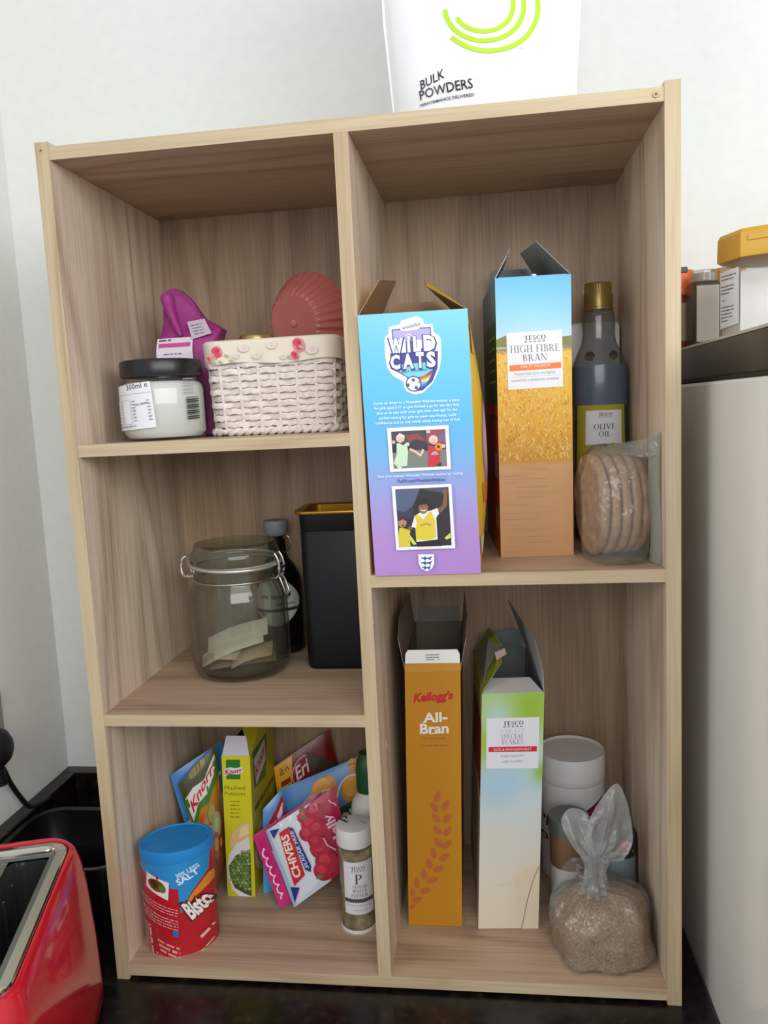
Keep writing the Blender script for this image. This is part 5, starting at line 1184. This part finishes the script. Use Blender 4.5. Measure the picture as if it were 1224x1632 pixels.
# white pepper jar
pj = thing('pepper_jar', 'clear round jar of ground white pepper with white lid', 'jar', (.2640, .0890, ZB))
MB().lathe([(0, 0), (.0195, 0), (.0205, .002), (.0205, .102), (.0195, .106), (0, .106)], 40).build('jar_body', clear_plastic, pj, smooth=50)
MB().lathe([(0, .002), (.0188, .002), (.0192, .004), (.0192, .100), (0, .101)], 40).build('pepper', mottled('ground_pepper', '#6a5634', '#a99a70', 60, .9, .1, '#d3caad', 2), pj, smooth=50)
MB().lathe([(.0192, .1045), (.0215, .105), (.0218, .1065), (.0218, .123), (.0208, .126), (.0190, .1265), (0, .1262)], 44).build('lid', white_pl, pj, smooth=40)
MB().lathe([(.0195, .0), (.0211, .0), (.0211, .0035), (.0205, .004)], 40).build('base_ring', white_pl, pj, smooth=40)
A = Art([(552, 1378), (600, 1376), (603, 1462), (558, 1466)], [(-.0105, .085), (.0205, .085), (.0205, .016), (-.0105, .016)], cyl_front(.0206), maxe=.004).zoom(380, 1160, 5.322)
A.poly([(905,1128),(1160,1120),(1175,1560),(930,1572)], '#dcdce2')
tesco(A, (985,1195), (1110,1190), 30); A.text('P', (1020,1312), (1092,1310), 82, '#3b3b40', serif); A.text('GROUND', (1000,1348), (1130,1345), 26, '#77777d', serif); A.text('WHITE', (1000,1385), (1125,1382), 28, '#77777d', serif); A.text('PEPPER', (990,1425), (1135,1420), 28, '#77777d', serif)
A.poly([(930,1440),(1165,1432),(1168,1462),(932,1470)], '#4a4a4e'); A.line([(950,1492), (1150,1488)], 4, '#a8a8b0'); A.line([(1010,1530), (1130,1527)], 4, '#a8a8b0')
A.build('label', paper, pj)
A = Art([(0, 0), (1, 0), (1, 1), (0, 1)], [(0, 0), (1, 0), (1, -1), (0, -1)], lambda u, v, o: (u, v, .1263+o))
A.text('P', (-.010, .001), (-.002, -.010), .014, '#3b3b40', serif)
for k in range(3): A.line([(.006+.0025*k, -.008+.0015*k), (.010+.0025*k, -.002+.0015*k)], .0008, '#8a8a90', up=False)
A.build('lid_print', paper, pj)

gb = thing('green_cap_bottle', 'white bottle with green cap and orange label behind the pepper jar', 'bottle', (.2715, .1600, ZB))
MB().lathe([(0, 0), (.0225, 0), (.0235, .002), (.0235, .108), (.0225, .116), (.0190, .124), (.0135, .130), (.0125, .134), (0, .134)], 40).build('bottle_body', white_pl, gb, smooth=45)
MB().lathe([(.0237, .012), (.0239, .013), (.0239, .104), (.0237, .105)], 40).build('orange_label', plain('orange_label', '#e0782a', .45), gb, smooth=60)
MB().lathe([(.0125, .1325), (.0150, .133), (.0152, .160), (.0135, .172), (.0105, .176), (.0100, .182), (0, .183)], 36).build('cap', plain('green_cap', '#14512c', .4), gb, smooth=40)

# ============================================================ JARS ON THE STONE LEDGE
bj = thing('spice_jar', 'large square spice jar with yellow lid on the stone ledge', 'jar', (.7150, .068, ZLED), math.radians(-30))
def octo(w_, c, z): 
    a = w_/2; return [(a, -a+c, z), (a, a-c, z), (a-c, a, z), (-a+c, a, z), (-a, a-c, z), (-a, -a+c, z), (-a+c, -a, z), (a-c, -a, z)]
MB().rings([octo(.084, .024, 0), octo(.088, .025, .003), octo(.088, .025, .070), octo(.084, .024, .076)]).build('jar_body', clear_plastic, bj, smooth=20)
MB().rings([octo(.083, .023, .003), octo(.084, .023, .006), octo(.084, .023, .062), octo(.080, .022, .064)]).build('flour', mottled('flour', '#cdc8c4', '#e3dfdc', 25, .9, .1), bj, smooth=20)
MB().rings([octo(.086, .026, .0755), octo(.093, .028, .076), octo(.094, .0285, .078), octo(.093, .028, .098), octo(.089, .027, .102), octo(.07, .022, .1022)]).build('lid', plain('yellow_lid', '#c99a2e', .4), bj, smooth=25)
MB().box(-.012, .012, -.0478, -.0465, .090, .096).build('lid_catch', plain('yellow_lid', '#c99a2e', .4), bj, bevel=.0005)
def chamf(u, v, off):
    p0 = Vector((-.044, -.019)); p1 = Vector((-.019, -.044)); p = p0.lerp(p1, u); n = Vector((-1, -1)).normalized()*off; return (p.x+n.x, p.y+n.y, v)
A = Art(U4, [(0, .068), (1, .068), (1, .008), (0, .008)], chamf)
A.poly([(.03, .02), (.93, .0), (.95, .88), (.03, .93)], '#dfe3ea')
for i, s_ in enumerate(('x'*18, 'x'*15, '', 'x'*15, 'x'*14, 'x'*9, '', '38g e', '', 'x'*15, 'x'*15, 'x'*12, 'x'*13, 'x'*7)):
    if s_: (A.text if s_ == '38g e' else lambda st, *a, **k: A.scrib(*a, **k))(s_, (.08, .1+.055*i), (.08+.035*len(s_)+.1, .1+.055*i), .03, '#3f3f46', up=(i == 0))
A.build('side_label', paper, bj)
sj = thing('spice_jar', 'small grey-labelled spice jar with clear ribbed lid on the ledge', 'jar', (.6830, .196, ZLED), math.radians(4))
MB().rings([rr(.030, .03, .004, 0), rr(.031, .031, .005, .002), rr(.031, .031, .005, .072), rr(.028, .028, .005, .075)]).build('jar_body', plain('jar_dark', '#3b352f', .3), sj, smooth=40)
MB().rings([rr(.0268, .0318, .003, .008), rr(.0268, .0318, .003, .070)]).build('label', mottled('grey_label', '#c2bcb3', '#d0cac2', 12, .5, 0), sj, smooth=40)
rc = MB(); rc.lathe([(0, .088), (.0135, .088), (.0145, .0865), (.0138, .084), (.0145, .082), (.0138, .0795), (.0145, .0775), (.0142, .075), (0, .075)], 32); rc.build('ribbed_lid', clear_plastic, sj, smooth=60)
MB().lathe([(0, .0755), (.012, .0755), (.012, .085), (0, .085)], 24).build('lid_core', plain('lid_core', '#b5aea4', .5), sj, smooth=50)
oj = thing('spice_jar', 'spice jar with orange lid and dark flip top beside the bookcase', 'jar', (.6640, .2320, ZLED))
MB().lathe([(0, 0), (.0155, 0), (.0165, .002), (.0165, .062), (.0155, .066), (0, .066)], 32).build('jar_body', mottled('paprika_jar', '#5a2418', '#7a3a26', 40, .3, 0), oj, smooth=50)
MB().lathe([(.0168, .012), (.0168, .056)], 32).build('label', plain('tan_label', '#9c8a72', .5), oj, smooth=50)
MB().lathe([(.016, .065), (.0172, .066), (.0175, .090), (.0165, .094), (0, .094)], 36).build('lid', plain('orange_lid', '#dc5f22', .4), oj, smooth=40)
MB().box(-.013, .006, -.0186, -.004, .090, .0965).build('flip_top', plain('flip_dark', '#3a3430', .4), oj, bevel=.001)
yj = thing('spice_jar', 'far spice jar with amber lid half hidden behind the large jar', 'jar', (.7240, .2480, ZLED))
MB().lathe([(0, 0), (.0185, 0), (.0195, .002), (.0195, .068), (0, .068)], 32).build('jar_body', clear_plastic, yj, smooth=50)
MB().lathe([(0, .002), (.018, .002), (.018, .055), (0, .055)], 32).build('spice', mottled('ochre_spice', '#8a6a3a', '#a8854a', 60, .9, .1), yj, smooth=50)
MB().lathe([(.0188, .067), (.0205, .068), (.0207, .092), (.0195, .0955), (0, .096)], 36).build('lid', plain('amber_lid', '#b5822a', .4), yj, smooth=40)
